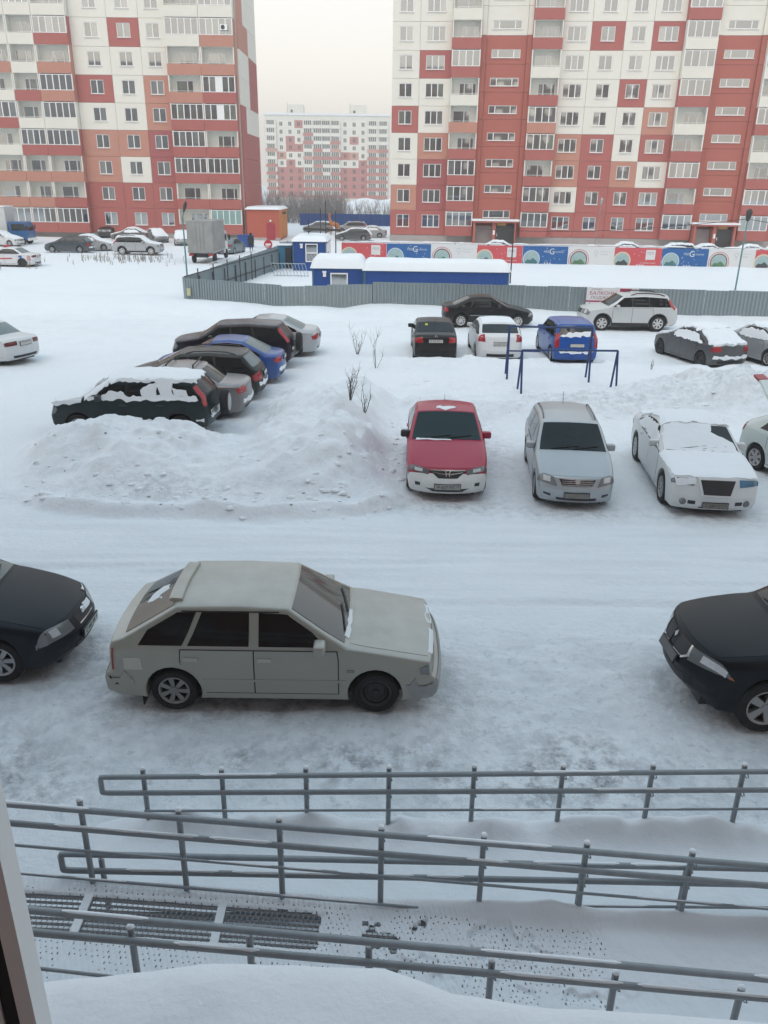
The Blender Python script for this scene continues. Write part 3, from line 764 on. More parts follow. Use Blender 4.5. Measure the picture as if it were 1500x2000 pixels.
def wheel_meshes(R,w,style):
    k=('wheel',round(R,3),style)
    if k in MESH: return MESH[k]
    r=R*.66; t=MB()
    t.lathe([(r,w/2-.10),(0,w/2-.10)],16)
    t.lathe([(r,-w/2+.012),(r+.02,-w/2),(R-.03,-w/2),(R-.008,-w/2+.02),(R,-w/2+.05),(R,w/2-.05),(R-.008,w/2-.02),(R-.03,w/2),(r+.02,w/2),(r,w/2-.012),(r,-w/2+.012)],28)
    b=MB(); o=w/2-.012          # outer face towards +y
    b.lathe([(r+.004,o+.004),(r-.012,o+.008),(r-.028,o-.012),(r-.03,o-.09)],28)
    if style=='steel':
        b.lathe([(r-.03,o-.03),(r*.72,o-.012),(r*.55,o-.045),(r*.25,o-.03),(r*.2,o-.005),(.0,o-.004)],20)
    else:
        n=dict(five=5,seven=7,ten=10,six=6)[style]
        wd=dict(five=.15,seven=.11,ten=.07,six=.15)[style]*r/.22*1.0
        for j in range(n):
            a=2*math.pi*j/n+.3; ca,sa=math.cos(a),math.sin(a)
            def Q(d,h,y): return (d*ca-h*sa,y,d*sa+h*ca)
            w0,w1=wd*.22,wd*.34
            p=[(.1*r,-w0),(r-.015,-w1),(r-.015,w1),(.1*r,w0)]; kk=len(b.v)
            b.v+=[Q(d,h,o-.012 if d<r*.5 else o-.0) for d,h in p]+[Q(d,h,o-.075) for d,h in p]
            b.f+=[(kk,kk+1,kk+2,kk+3),(kk,kk+4,kk+5,kk+1),(kk+1,kk+5,kk+6,kk+2),(kk+2,kk+6,kk+7,kk+3),(kk+3,kk+7,kk+4,kk)]
        b.lathe([(.17*r/.22*.26,o-.03),(.05,o+.002),(0,o+.002)],14)
    MESH[k]=(t.mesh('tyre',40),b.mesh('rim',30)); return MESH[k]
def mirror_mesh():
    if 'mirror' in MESH: return MESH['mirror']
    b=bmesh.new(); bmesh.ops.create_cube(b,size=1); bmesh.ops.bevel(b,geom=b.edges[:],offset=.28,segments=3,affect='EDGES',profile=.6)
    for v in b.verts:
        v.co.x*=.12; v.co.y*=.22; v.co.z*=.15
        v.co.x+=-.02 if v.co.x<0 else .0
    me=bpy.data.meshes.new('mirror'); b.to_mesh(me); b.free()
    x=MB().box(-.02,.03,-.2,-.06,-.07,-.03); k=len(me.vertices)
    sm(me,50); MESH['mirror']=me; return me
def build_car(name,car,pm,o):
    """o: options; returns the Empty that carries all parts"""
    root=empty(name)
    K=car.key; hw=car.hw
    body=obj('body',car.body(),pm,root)
    ck=car.clear
    # dark underbody closes the wheel tunnels
    ub=MB().box(car.xr+.25,car.xf-.25,-hw+.30,hw-.30,ck-.03,ck+.33).box(car.xw[1]+car.ra,car.xw[0]-car.ra,-hw*.93,hw*.93,ck-.02,ck+.2)
    obj('underbody',ub.mesh('underbody'),BLACKP,root)
    def P(name,poly,mat,parent=body,**kw):
        me=car.patch(poly,name=name,**kw)
        return obj(name,me,mat,parent) if me else None
    gm=o.get('glass',GLASS); sgm=o.get('side_glass',gm)
    # windscreen and rear window
    wi=.035
    fa=hw-.075
    P('windscreen',[(K['cowl']+.045,-fa),(K['roof1']-.045,-fa+.0),(K['roof1']-.045,fa),(K['cowl']+.045,fa)],o.get('front_glass',gm),e=.007,cell=.08)
    if o.get('rear_window',True): P('rear_window',[(K['roof2']+.05,-fa+.03),(K['rg']-.04,-fa+.03),(K['rg']-.04,fa-.03),(K['roof2']+.05,fa-.03)],o.get('back_glass',gm),e=.006)
    if o.get('wiper',True):
        q=K['cowl']+.05
        for a0,a1 in ((-.5,.12),(.02,.6)):
            p=[Vector(car.wrap(q+.02+.10*t,a0*1.0+(a1-a0)*t,.022)) for t in (0,.33,.66,1)]
            obj('wiper',MB().tube(p,.009,5).mesh('wiper'),BLACKP,body)
    # doors, side windows, handles, mirrors
    zb=car.belt+.035; doors=o['doors']; wins=o['windows']
    for sg in (1,-1):
        for i,(x0,x1) in enumerate(doors):
            P('door_gap',car.door(x0,x1,ck+.088,car.belt-.004,gap=-.006),BLACKP,body,kind='side',sg=sg,e=.0015,cell=.13)
            d=P('door',car.door(x0,x1,ck+.10,car.belt-.012,gap=.008),pm,body,kind='side',sg=sg,e=.004,cell=.13)
            hx=x0+.13; zz=car.belt-.13
            y=car.side(hx,zz,sg,.012)
            me_=MESH.get('handle') or MB().box(-.085,.085,-.018,.018,-.017,.017).mesh('handle'); MESH['handle']=me_
            obj('handle',me_,o.get('handle_mat',pm),d,y)
        if o.get('pillar_black'):
            for w in ([min(w[0] for w in wins),max(w[1] for w in wins),wins[-1][2],-.9],):
                pl=car.dlo(w[0],w[1],zb-.004,margin=o.get('margin',.085)-.012,lean0=w[2],lean1=w[3])
                if len(pl)>2: P('window_surround',pl,BLACKP,body,kind='side',sg=sg,e=.0035,cell=.12)
        for w in wins:
            x0,x1,l0,l1=w[:4]
            pl=car.dlo(x0,x1,zb,margin=o.get('margin',.085),lean0=l0,lean1=l1,rise=o.get('rise',0))
            if len(pl)>2: P('side_window',pl,sgm,body,kind='side',sg=sg,e=.007,cell=.12)
        if o.get('window_line'):
            xs_=[w[0] for w in wins]+[w[1] for w in wins]; a,b=min(xs_)-.02,max(xs_)+.02
            P('trim',[(a,zb-.035),(b,zb-.035),(b,zb-.012),(a,zb-.012)],BLACKP,body,kind='side',sg=sg,e=.009,cell=.2)
        if o.get('cladding'):
            P('sill_cladding',[(car.xw[1]+car.ra+.01,ck+.005),(car.xw[0]-car.ra-.01,ck+.005),(car.xw[0]-car.ra-.01,ck+.13),(car.xw[1]+car.ra+.01,ck+.13)],BLACKP,body,kind='side',sg=sg,e=.010,cell=.3)
        for cx in car.xw if o.get('arch',0) else ():
            r0,r1=car.ra-.004,car.ra+o['arch']; pl=[]
            for k in range(13): a=math.pi*(k/12); pl.append((cx+r1*math.cos(a),car.rw+r1*math.sin(a)))
            for k in range(12,-1,-1): a=math.pi*(k/12); pl.append((cx+r0*math.cos(a),car.rw+r0*math.sin(a)))
            P('arch_trim',pl,o.get('arch_mat',BLACKP),body,kind='side',sg=sg,e=.010,cell=.5)
        mx=o.get('mirror_x',car.at(K['cowl'])[0].x-.42)
        my=car.side(mx,car.belt+.07,sg,.09)
        mo=obj('mirror',mirror_mesh(),o.get('mirror_mat',pm) if not isinstance(o.get('mirror_mat'),tuple) else o['mirror_mat'][0 if sg>0 else 1],body,my)
        if o.get('roof_rails'):
            x0,x1=o['roof_rails']; pts=[]
            for k in range(9):
                x=x0+(x1-x0)*k/8; z,_=car.envelope(x); X_,Y_,Z_=car.warp(x,sg*(hw-.09),z); pts.append((X_,Y_,Z_+(.05 if 0<k<8 else .0)))
            obj('roof_rail',MB().tube(pts,.018,6).mesh('roof_rail'),o.get('rail_mat',BLACKP),body)
    # lamps, grille, plate, anything listed: (name, material, end, [(q offset from key, a)...]) mirrored when a>0 only
    for it in o.get('feat',[]):
        nm,mt,key,pl=it[:4]; kw=it[4] if len(it)>4 else {}
        pts=[(K[key]+q,a) for q,a in pl]
        both=min(a for _,a in pl)>=0 and not kw.get('single')
        kk={a:b for a,b in kw.items() if a in('e','cell','depth')}
        P(nm,pts,mt,body,**({'e':.008,'cell':.07}|kk))
        if both: P(nm,[(q,-a) for q,a in pts][::-1],mt,body,**({'e':.008,'cell':.07}|kk))
    for it in o.get('sidefeat',[]):
        nm,mt,pl=it[:3]
        for sg in (1,-1): P(nm,pl,mt,body,kind='side',sg=sg,e=it[3] if len(it)>3 else .009,cell=.1)
    # bonnet and boot lid as panels of their own
    P('bonnet',[(K['nose']+.03,-hw+.13),(K['cowl']-.03,-hw+.12),(K['cowl']-.03,hw-.12),(K['nose']+.03,hw-.13)],o.get('bonnet_mat',pm),e=.005)
    if o.get('boot'): P('boot_lid',[(K['rg']+.03,-hw+.14),(K['tail']+.02,-hw+.16),(K['tail']+.02,hw-.16),(K['rg']+.03,hw-.14)],pm,e=.005)
    # wheels
    st0=o.get('wheel','five')
    for cx in car.xw:
        st='steel' if (o.get('steel_front') and cx>0) else st0
        tm,rm=wheel_meshes(car.rw,o.get('tw',.2),st)
        for sg in (1,-1):
            w=obj('wheel',tm,TYRE,root,(cx,sg*(hw-.115),car.rw)); w.rotation_euler=(0,random.random()*1.5,0 if sg>0 else math.pi)
            obj('rim',rm,(STEEL if st=='steel' else o.get('rim_mat',ALLOY)),w)
    return root,body,car
def on_car(car,q,a,e=.01):
    p=Vector(car.wrap(q,a,e)); px_=Vector(car.wrap(q,a+.02,e))-p; pq=Vector(car.wrap(q+.02,a,e))-p
    return p,px_.normalized(),pq.normalized()
def plate(car,body,q,txt,rear=False,w=.52,mat=None,sub=None,a=0):
    """number plate standing on the skin at arc length q"""
    p,ax,uq=on_car(car,q,a,.02); upv=uq if not rear else -uq
    if upv.z<0: upv=-upv
    n=ax.cross(upv); out=Vector((1 if not rear else -1,0,0))
    if n.dot(out)<0: ax=-ax; n=ax.cross(upv)
    M=Matrix((ax,upv,n)).transposed().to_4x4(); M.translation=p
    o_=obj('number_plate',MB().box(-w/2,w/2,-.056,.056,-.02,.006).mesh('number_plate'),mat or PLATE,body); o_.matrix_local=M
    fr=obj('plate_frame',MB().box(-w/2-.012,w/2+.012,-.068,.068,-.024,.002).mesh('plate_frame'),BLACKP,o_)
    if txt:
        me_=text_mesh(txt,.092,.001); t=obj('lettering',me_,INK,o_,(-.03 if sub else 0,0,.0085))
        if sub: obj('lettering',text_mesh(sub,.05,.001),INK,o_,(w*.40,.012,.0085))
    return o_
def put(root,spot,label,group=None,scale=1.0,cat='car',z=None):
    x,y,a=spot; root.location=(x,y,gz(x,y)*0+.0 if z is None else z); root.rotation_euler=(0,0,R_(a)); root.scale=(scale,)*3
    tag(root,label,cat,group); return root
def snow_fn(t,seed,keep=None):
    def fn(q,a):
        n=sfbm(q,a,.35,seed); return max(.004,t*(1+.55*n))
    return fn
def snow(car,body,poly,t=.05,seed=3,kind='wrap',sg=1,cell=.08,ragged=.05):
    """blanket of settled snow over part of the skin, ragged along its rim"""
    pts=[]
    n=len(poly)
    for i in range(n):
        p,q=Vector(poly[i]),Vector(poly[(i+1)%n]); L=(q-p).length; m_=max(1,int(L/.09))
        for k in range(m_):
            t_=p+(q-p)*(k/m_); d=(q-p).normalized(); r=ragged*1.3*sfbm(t_.x*3,t_.y*3,.5,seed)
            pts.append((t_.x-d.y*r,t_.y+d.x*r))
    me_=car.patch(pts,kind=kind,sg=sg,cell=cell,depth=.01,fn=snow_fn(t,seed),name='snow_cover',smooth=60)
    if me_: return obj('snow_cover',me_,SNOW,body)
# ---- outlines: front bottom -> bumper -> nose -> cowl -> roof -> rear window -> deck -> rear bottom
def sedan(L=4.6,W=1.76,Ht=1.44,nose=.70,cowl=.95,cx=1.05,r1=.12,r2=-.95,rg=-1.72,deck=1.02,tail=.9,clear=.18,wb=(1.36,-1.31),rw=.315,belt=.93,**k):
    h=L/2
    P=[(h-.16,clear,.05),(h-.02,.30,.08),(h,.50,.08),(h-.12,nose,.10),(cx,cowl,.10),(r1,Ht-.035,.22),((r1+r2)/2,Ht,1.5),(r2,Ht-.05,.22),(rg,deck,.10),(-h+.12,deck-.035,.06),(-h+.02,tail-.05,.06),(-h,.50,.08),(-h+.06,.28,.06),(-h+.18,clear+.02,.05)]
    nm=dict(fb=1,bt=2,nose=3,cowl=4,roof1=5,mid=6,roof2=7,rg=8,deck=9,tail=10,rb=11,rbb=12)
    return Car(W,P,nm,wb,rw,belt=belt,clear=clear,**k)
def wagon(L=4.4,W=1.70,Ht=1.5,nose=.72,cowl=.98,cx=1.15,r1=.3,r2=-1.72,rg=-2.02,rgz=1.0,clear=.18,wb=(1.35,-1.25),rw=.31,belt=.95,**k):
    h=L/2
    P=[(h-.15,clear,.05),(h-.02,.30,.08),(h,.50,.08),(h-.12,nose,.10),(cx,cowl,.10),(r1,Ht-.04,.22),((r1+r2)/2,Ht,1.5),(r2,Ht-.06,.12),(rg,rgz,.10),(-h+.08,rgz-.1,.05),(-h+.02,.62,.05),(-h,.50,.07),(-h+.05,.28,.06),(-h+.16,clear+.02,.05)]
    nm=dict(fb=1,bt=2,nose=3,cowl=4,roof1=5,mid=6,roof2=7,rg=8,deck=9,tail=10,rb=11,rbb=12)
    return Car(W,P,nm,wb,rw,belt=belt,clear=clear,**k)
def suv(L=4.6,W=1.82,Ht=1.7,nose=.96,cowl=1.10,cx=1.22,r1=.5,r2=-1.75,rg=-2.08,rgz=1.15,clear=.26,wb=(1.35,-1.28),rw=.36,belt=1.08,**k):
    h=L/2
    P=[(h-.2,clear,.05),(h-.03,.42,.1),(h,.62,.1),(h-.13,nose,.14),(cx,cowl,.12),(r1,Ht-.05,.22),((r1+r2)/2,Ht,1.5),(r2,Ht-.06,.14),(rg,rgz,.10),(-h+.07,rgz-.15,.05),(-h+.03,.72,.05),(-h,.60,.08),(-h+.05,.38,.06),(-h+.2,clear+.02,.05)]
    nm=dict(fb=1,bt=2,nose=3,cowl=4,roof1=5,mid=6,roof2=7,rg=8,deck=9,tail=10,rb=11,rbb=12)
    return Car(W,P,nm,wb,rw,belt=belt,clear=clear,**k)
# ---------------------------------------------------------------- the parked cars
def front(lamp=LAMP,a0=.40,hw=.88,q0=-.19,q1=.0,wrap=.14,grille=True,ga=.36,fog=True,gm=None,bars=3):
    f=[('headlight',lamp,'nose',[(q0+.03,a0),(q0,hw-.02),(q0+.05,hw+wrap*.5),(q1+.01,hw+wrap),(q1+.02,hw-.1),(q1-.03,a0)])]
    f.append(('lamp_reflector',REFL,'nose',[(q0+.06,hw-.22),(q0+.06,hw-.10),(q1-.03,hw-.10),(q1-.03,hw-.22)],{'e':.012,'single':False}))
    if grille:
        f.append(('grille',gm or BLACKP,'nose',[(q0+.01,-ga+.06),(q0+.01,ga-.06),(q1-.035,ga),(q1-.035,-ga)],{'e':.007,'single':True}))
        for i in range(bars):
            q=q0+.035+(q1-.05-q0-.035)*i/max(1,bars-1)
            f.append(('grille_bar',CHROME,'nose',[(q-.008,-ga+.05),(q-.008,ga-.05),(q+.008,ga-.05),(q+.008,-ga+.05)],{'e':.014,'single':True}))
    f.append(('air_intake',BLACKP,'fb',[(-.04,-.42),(-.04,.42),(.05,.46),(.05,-.46)],{'e':.006,'single':True}))
    if fog: f.append(('fog_lamp_recess',BLACKP,'fb',[(.0,.58),(.0,.72),(.09,.74),(.09,.58)],{'e':.006}))
    return f
def rear(mat=REDL,hw=.88,key='tail',q0=-.03,q1=.17,a0=.52,wrap=.16,key2='rb'):
    return [('tail_light',mat,key,[(q0,a0+.04),(q1,a0),(q1,hw+wrap*.6),(q0+.03,hw+wrap)]),
            ('bumper_trim',BLACKP,key2,[(.13,-.62),(.22,-.6),(.22,.6),(.13,.62)],{'e':.006,'single':True})]
def stdwin(c,B=.02,Cx=-.88,end=None,lean=.12):
    x0=end if end is not None else c.at(c.key['rg'])[0].x+.22
    return [(Cx+.035,B-.035,lean*1.2,0),(B+.035,c.at(c.key['cowl'])[0].x-.26,0,-.9),(x0,Cx-.03,.5,lean*1.2)]
CARS={}
# 1 ---- beige-grey hatchback in the foreground
P=[(1.96,.20,.06),(2.06,.31,.05),(2.07,.50,.05),(1.98,.555,.03),(1.95,.745,.035),(.93,.915,.02),(.21,1.352,.05),(-.42,1.378,1.5),(-1.16,1.362,.03),(-1.83,.99,.03),(-1.975,.945,.03),(-1.985,.58,.03),(-2.07,.52,.04),(-2.07,.30,.05),(-1.93,.21,.05)]
c=Car(1.65,P,dict(fb=1,bt=2,lip=3,nose=4,cowl=5,roof1=6,mid=7,roof2=8,rg=9,deck=10,tail=11,rb=12,rbb=13),(1.25,-1.21),.285,ra=.345,belt=.885,tumble=.20,bow=(.07,.05),taper=(.02,.02),crown=.012,clear=.19,rb=.03,wbow=(.05,.03),lower=.03)
PM=paint('paint_beige_grey',(.37,.365,.315),metal=.15,dirt=.30,rough=.36,frost=.40)
hw=c.hw
ft=[('headlight',LAMP,'lip',[(.02,.36),(.02,hw+.02),(.16,hw+.01),(.16,.38)]),
    ('indicator',LAMP,'lip',[(.03,hw+.025),(.05,hw+.13),(.13,hw+.13),(.16,hw+.02)],{'e':.012}),
    ('grille',BLACKP,'lip',[(.03,-.34),(.03,.34),(.13,.34),(.13,-.34)],{'e':.006,'single':True}),
    ('air_intake',BLACKP,'fb',[(-.02,-.4),(-.02,.4),(.06,.4),(.06,-.4)],{'e':.006,'single':True}),
    ('tail_light',REDL,'deck',[(.06,.5),(.34,.5),(.34,hw+.035),(.06,hw+.035)]),
    ('fog_lamp_recess',BLACKP,'fb',[(.04,.50),(.04,.66),(.12,.66),(.12,.50)],{'e':.005})]
o=dict(doors=[(-1.10,-.215),(-.215,.80)],windows=[(-1.02,-.275,.42,0),(-.155,.68,0,-.9),(-1.62,-1.085,.6,.42)],side_glass=TINT,front_glass=glassy('windscreen_tint',(.03,.045,.05),.05,1.0),
  wheel='seven',steel_front=True,tw=.185,feat=ft,rim_mat=plain('rim_dull',(.26,.25,.24),.45,metal=.6,var=.3),margin=.06,handle_mat=plain('handle_beige',(.46,.45,.40),.4),mirror_x=.62)
r,b,c=build_car('hatchback',c,PM,o); CARS['lada']=(r,b,c)
BUMP=plain('bumper_grey',(.30,.31,.31),.6,var=.12)
me=c.patch([(c.key['fb']-.10,-hw-.30),(c.key['fb']+.05,-hw-.40),(c.key['bt']+.03,-hw-.40),(c.key['bt']+.03,hw+.40),(c.key['fb']+.05,hw+.40),(c.key['fb']-.10,hw+.30)],e=.012,cell=.09,name='front_bumper'); obj('front_bumper',me,BUMP,b)
me=c.patch([(c.key['rb']-.03,-hw-.36),(c.key['rbb']+.06,-hw-.36),(c.key['rbb']+.06,hw+.36),(c.key['rb']-.03,hw+.36)],e=.012,cell=.09,name='rear_bumper'); obj('rear_bumper',me,PM,b)
# roof spoiler over the hatch
sp=[]
q=c.key['roof2']
v=[];f=[]
for k in range(13):
    a=-.66+1.32*k/12
    for dq,e_ in ((-.06,.004),(-.05,.035),(.05,.075),(.085,.07),(.06,.02)): v.append(c.wrap(q+dq,a,e_))
for k in range(12):
    for j in range(5): f.append((k*5+j,k*5+(j+1)%5,k*5+5+(j+1)%5,k*5+5+j))
f.append((0,1,2,3,4)); f.append((60,61,62,63,64))
me=bpy.data.meshes.new('spoiler'); me.from_pydata(v,[],f); fixn(me); sm(me,40); obj('spoiler',me,PM,b)
obj('fuel_flap',c.patch([(-1.80,.60),(-1.56,.60),(-1.58,.76),(-1.80,.76)],kind='side',sg=-1,e=.006,cell=.2,name='fuel_flap'),plain('flap_light',(.52,.51,.46),.4),b)
obj('side_marker',c.patch([(.90,.60),(.99,.60),(.99,.635),(.90,.635)],kind='side',sg=-1,e=.012,cell=.2,name='marker'),LAMP,b)
for sg in (1,-1): obj('side_moulding',c.patch([(-.84,.455),(.88,.455),(.88,.485),(-.84,.485)],kind='side',sg=sg,e=.013,cell=.3,name='side_moulding'),PM,b)
for i,sg in enumerate((1,-1)): obj('roof_gutter',c.patch([(-1.10,1.312),(.10,1.312),(.10,1.324),(-1.10,1.324)],kind='side',sg=sg,e=.010,cell=.3,name='gutter'),BLACKP,b)
for q0,q1,a0,a1,sd in ((c.key['nose']-.02,c.key['nose']+.035,-.62,-.05,4),(c.key['nose']-.01,c.key['nose']+.04,.12,.62,6)): snow(c,b,[(q0,a0),(q1,a0),(q1,a1),(q0,a1)],.012,sd,ragged=.03)
snow(c,b,[(c.key['cowl']+.0,-.6),(c.key['cowl']+.05,-.6),(c.key['cowl']+.05,.1),(c.key['cowl']+.0,.1)],.014,5,ragged=.02)
snow(c,b,[(c.key['roof2']+.3,-.25),(c.key['roof2']+.55,-.1),(c.key['roof2']+.5,.2),(c.key['roof2']+.28,.22)],.010,15,ragged=.1)
obj('mud_flap',MB().box(-1.60,-1.585,-.80,-.62,.08,.30).mesh('mud_flap'),BLACKP,b)
obj('exhaust_pipe',MB().tube([(-1.85,-.45,.2),(-2.12,-.45,.19)],.024,8).mesh('exhaust'),STEEL,b)
obj('licence_lamp_strip',c.patch([(c.key['deck']+.14,-.40),(c.key['deck']+.26,-.40),(c.key['deck']+.26,.40),(c.key['deck']+.14,.40)],e=.01,name='strip'),BLACKP,b)
put(r,SPOT['lada'],'beige-grey five-door hatchback with tinted side windows and roof spoiler',scale=1.03)
# 2 ---- dark estate nose on the left
c=wagon(L=4.46,W=1.72,Ht=1.47,nose=.70,cowl=.95,cx=1.02,r1=.2,wb=(1.30,-1.25),rw=.315,belt=.93,bow=(.30,.15),taper=(.13,.06),rb=.10)
PM=paint('paint_dark_blue',(.008,.012,.018),metal=.0,dirt=.10,rough=.3,frost=.0)
f=front(LAMP,.40,.86,-.20,.01,.20,ga=.30,bars=1)+rear(hw=.86,key='tail')
o=dict(doors=[(-1.0,-.1),(-.1,.85)],windows=stdwin(c,-.08,-.95),feat=f,wheel='seven',mirror_mat=PM,front_glass=glassy('ws_green',(.05,.085,.085),.05,1.0))
r,b,c=build_car('estate_car',c,PM,o); CARS['subaru']=(r,b,c)
p,ax,uq=on_car(c,c.key['nose']-.08,0,.02); obj('emblem',MB().lathe([(0,.0),(.055,.0),(.06,-.012),(.06,-.03)],16,'X',tuple(p)).mesh('emblem'),CHROME,b)
plate(c,b,c.key['fb']+.13,'С 492 УК',sub='42')
for q0,q1,a0,a1,sd in ((-.10,-.03,.10,.34,2),(.02,.07,.50,.72,7)): snow(c,b,[(c.key['nose']+q0,a0),(c.key['nose']+q1,a0),(c.key['nose']+q1,a1),(c.key['nose']+q0,a1)],.015,sd,ragged=.05)
put(r,SPOT['subaru'],'dark blue-black estate nosing up behind the beige-grey hatchback')
# 3 ---- black crossover on the right
c=suv(L=4.66,W=1.80,Ht=1.68,nose=.93,cowl=1.07,cx=1.05,r1=.35,wb=(1.38,-1.29),rw=.36,belt=1.04,bow=(.34,.16),taper=(.14,.07),rb=.12,clear=.24)
PM=paint('paint_black_blue',(.006,.008,.011),metal=.0,dirt=.08,rough=.3)
hw=c.hw
f=[('headlight',LAMPD,'nose',[(-.24,.46),(-.20,hw-.05),(-.12,hw+.17),(-.045,hw+.22),(-.03,hw-.05),(-.06,.42)]),
   ('lamp_reflector',REFL,'nose',[(-.17,hw-.26),(-.17,hw+.05),(-.07,hw+.05),(-.07,hw-.26)],{'e':.012}),
   ('turn_lamp',AMBER,'nose',[(-.145,hw+.13),(-.12,hw+.21),(-.05,hw+.25),(-.06,hw+.17)],{'e':.014}),
   ('grille',BLACKP,'nose',[(-.25,.09),(-.25,.34),(-.19,.42),(-.05,.40),(-.05,.09)],{'e':.007}),
   ('grille_frame',CHROME,'nose',[(-.27,.10),(-.27,.36),(-.20,.46),(-.05,.44),(-.05,.41),(-.19,.425),(-.245,.345),(-.245,.10)],{'e':.018}),
   ('emblem',CHROME,'nose',[(-.10,-.045),(-.15,0),(-.10,.045),(-.055,0)],{'e':.024,'single':True}),
   ('air_intake',BLACKP,'fb',[(-.03,-.5),(-.03,.5),(.10,.46),(.10,-.46)],{'e':.006,'single':True}),
   ('fog_lamp_recess',plain('recess',(.006,.006,.007),.5),'fb',[(.0,.62),(.02,.80),(.14,.80),(.15,.64)],{'e':.006})]+rear(hw=.9,key='deck',q0=.0,q1=.3)
o=dict(doors=[(-1.0,-.05),(-.05,.9)],windows=stdwin(c,-.02,-.95),feat=f,wheel='five',tw=.22,roof_rails=(-1.5,.2),rim_mat=plain('rim_silver',(.36,.35,.34),.4,metal=.5,var=.15))
r,b,c=build_car('crossover',c,PM,o); CARS['outlander']=(r,b,c)
plate(c,b,c.key['fb']+.22,None,mat=plain('plate_back',(.10,.105,.11),.6))
put(r,SPOT['outlander'],'black crossover with three-diamond badge and amber corner lamp')
# 4 ---- red saloon with white bumper
c=sedan(L=4.67,W=1.76,Ht=1.44,nose=.72,cowl=.955,cx=1.0,r1=.10,r2=-.95,rg=-1.72,bow=(.30,.18),taper=(.10,.09),rb=.09)
PM=paint('paint_crimson',(.36,.006,.042),metal=.0,dirt=.08,rough=.32); WP=paint('bumper_white',(.72,.73,.71),dirt=.55,rough=.4)
hw=c.hw
f=[('front_bumper',WP,'fb',[(-.16,-hw-.36),(.26,-hw-.36),(.30,-hw-.02),(.345,-.40),(.345,.40),(.30,hw+.02),(.26,hw+.36),(-.16,hw+.36)],{'e':.012,'cell':.05,'single':True}),
   ('headlight',LAMPD,'nose',[(-.13,.44),(-.10,hw-.08),(-.03,hw+.10),(.07,hw+.12),(.05,hw-.10),(-.045,.42)],{'e':.019}),
   ('lamp_reflector',REFL,'nose',[(-.09,hw-.30),(-.085,hw-.12),(-.02,hw-.12),(-.03,hw-.30)],{'e':.024}),
   ('grille',BLACKP,'nose',[(-.19,-.22),(-.19,.22),(-.06,.40),(-.035,.40),(-.035,-.40),(-.06,-.40)],{'e':.018,'single':True}),
   ('grille_bar',CHROME,'nose',[(-.05,-.40),(-.05,.40),(-.028,.41),(-.028,-.41)],{'e':.024,'single':True}),
   ('grille_bar',CHROME,'nose',[(-.125,-.06),(-.085,-.34),(-.07,-.34),(-.105,-.06)],{'e':.024,'single':True}),
   ('grille_bar',CHROME,'nose',[(-.105,.06),(-.07,.34),(-.085,.34),(-.125,.06)],{'e':.024,'single':True}),
   ('emblem',CHROME,'nose',[(-.155,.022),(-.155,.045),(-.05,.062),(-.05,.040)],{'e':.031}),
   ('emblem',CHROME,'nose',[(-.115,-.04),(-.095,-.04),(-.095,.04),(-.115,.04)],{'e':.031,'single':True}),
   ('air_intake',BLACKP,'fb',[(-.05,-.36),(-.05,.36),(.0,.42),(.03,.52),(.03,-.52),(.0,-.42)],{'e':.018,'single':True}),
   ('fog_lamp_recess',BLACKP,'fb',[(.06,.64),(.05,.76),(.13,.76),(.13,.64)],{'e':.018})]+rear(hw=.88)
o=dict(doors=[(-1.0,-.02),(-.02,.88)],windows=stdwin(c,.0,-.92),feat=f,wheel='five',boot=True,mirror_mat=(PM,BLACKP),front_glass=glassy('ws_dark',(.008,.022,.024),.05,.35))
r,b,c=build_car('saloon_car',c,PM,o); CARS['accord']=(r,b,c)
plate(c,b,c.key['fb']+.075,'Р 637 КЕ',sub='177',w=.54,mat=plain('plate_grey',(.33,.33,.31),.6,var=.3,scale=14))
snow(c,b,[(c.key['roof1']+.10,-.36),(c.key['roof1']+.26,-.28),(c.key['roof1']+.28,.14),(c.key['roof1']+.16,.32),(c.key['roof1']+.06,.0)],.012,8,ragged=.08)
snow(c,b,[(c.key['mid']+.5,-.06),(c.key['mid']+.62,-.05),(c.key['mid']+.6,.16),(c.key['mid']+.5,.14)],.012,9,ragged=.05)
snow(c,b,[(c.key['cowl']+.0,-.72),(c.key['cowl']+.07,-.70),(c.key['cowl']+.03,.10),(c.key['cowl']+.0,.12)],.016,10,ragged=.02)
obj('antenna',MB().tube([c.wrap(c.key['roof2']-.1,0,.0),c.wrap(c.key['roof2']+.1,0,.16)],.005,5).mesh('antenna'),BLACKP,b)
put(r,SPOT['accord'],'crimson saloon with a white front bumper and one black mirror')
# 5 ---- silver-blue estate
c=wagon(L=4.40,W=1.70,Ht=1.50,nose=.74,cowl=1.0,cx=1.12,r1=.28,bow=(.26,.14),taper=(.09,.06),rb=.10)
PM=paint('paint_silver_blue',(.40,.44,.465),metal=.3,dirt=.3,rough=.32,frost=.12)
hw=c.hw
f=[('headlight',LAMP,'nose',[(-.20,.46),(-.16,hw-.04),(-.06,hw+.14),(.06,hw+.14),(.06,hw-.12),(-.02,.54)],{'e':.012}),
   ('lamp_reflector',REFL,'nose',[(-.13,hw-.24),(-.12,hw-.08),(-.0,hw-.08),(-.02,hw-.24)],{'e':.018}),
   ('grille',BLACKP,'nose',[(-.18,-.34),(-.18,.34),(-.045,.42),(-.045,-.42)],{'e':.008,'single':True})]
for i in range(4): f.append(('grille_bar',CHROME,'nose',[(-.172+.038*i,-.36),(-.172+.038*i,.36),(-.158+.038*i,.37),(-.158+.038*i,-.37)],{'e':.015,'single':True}))
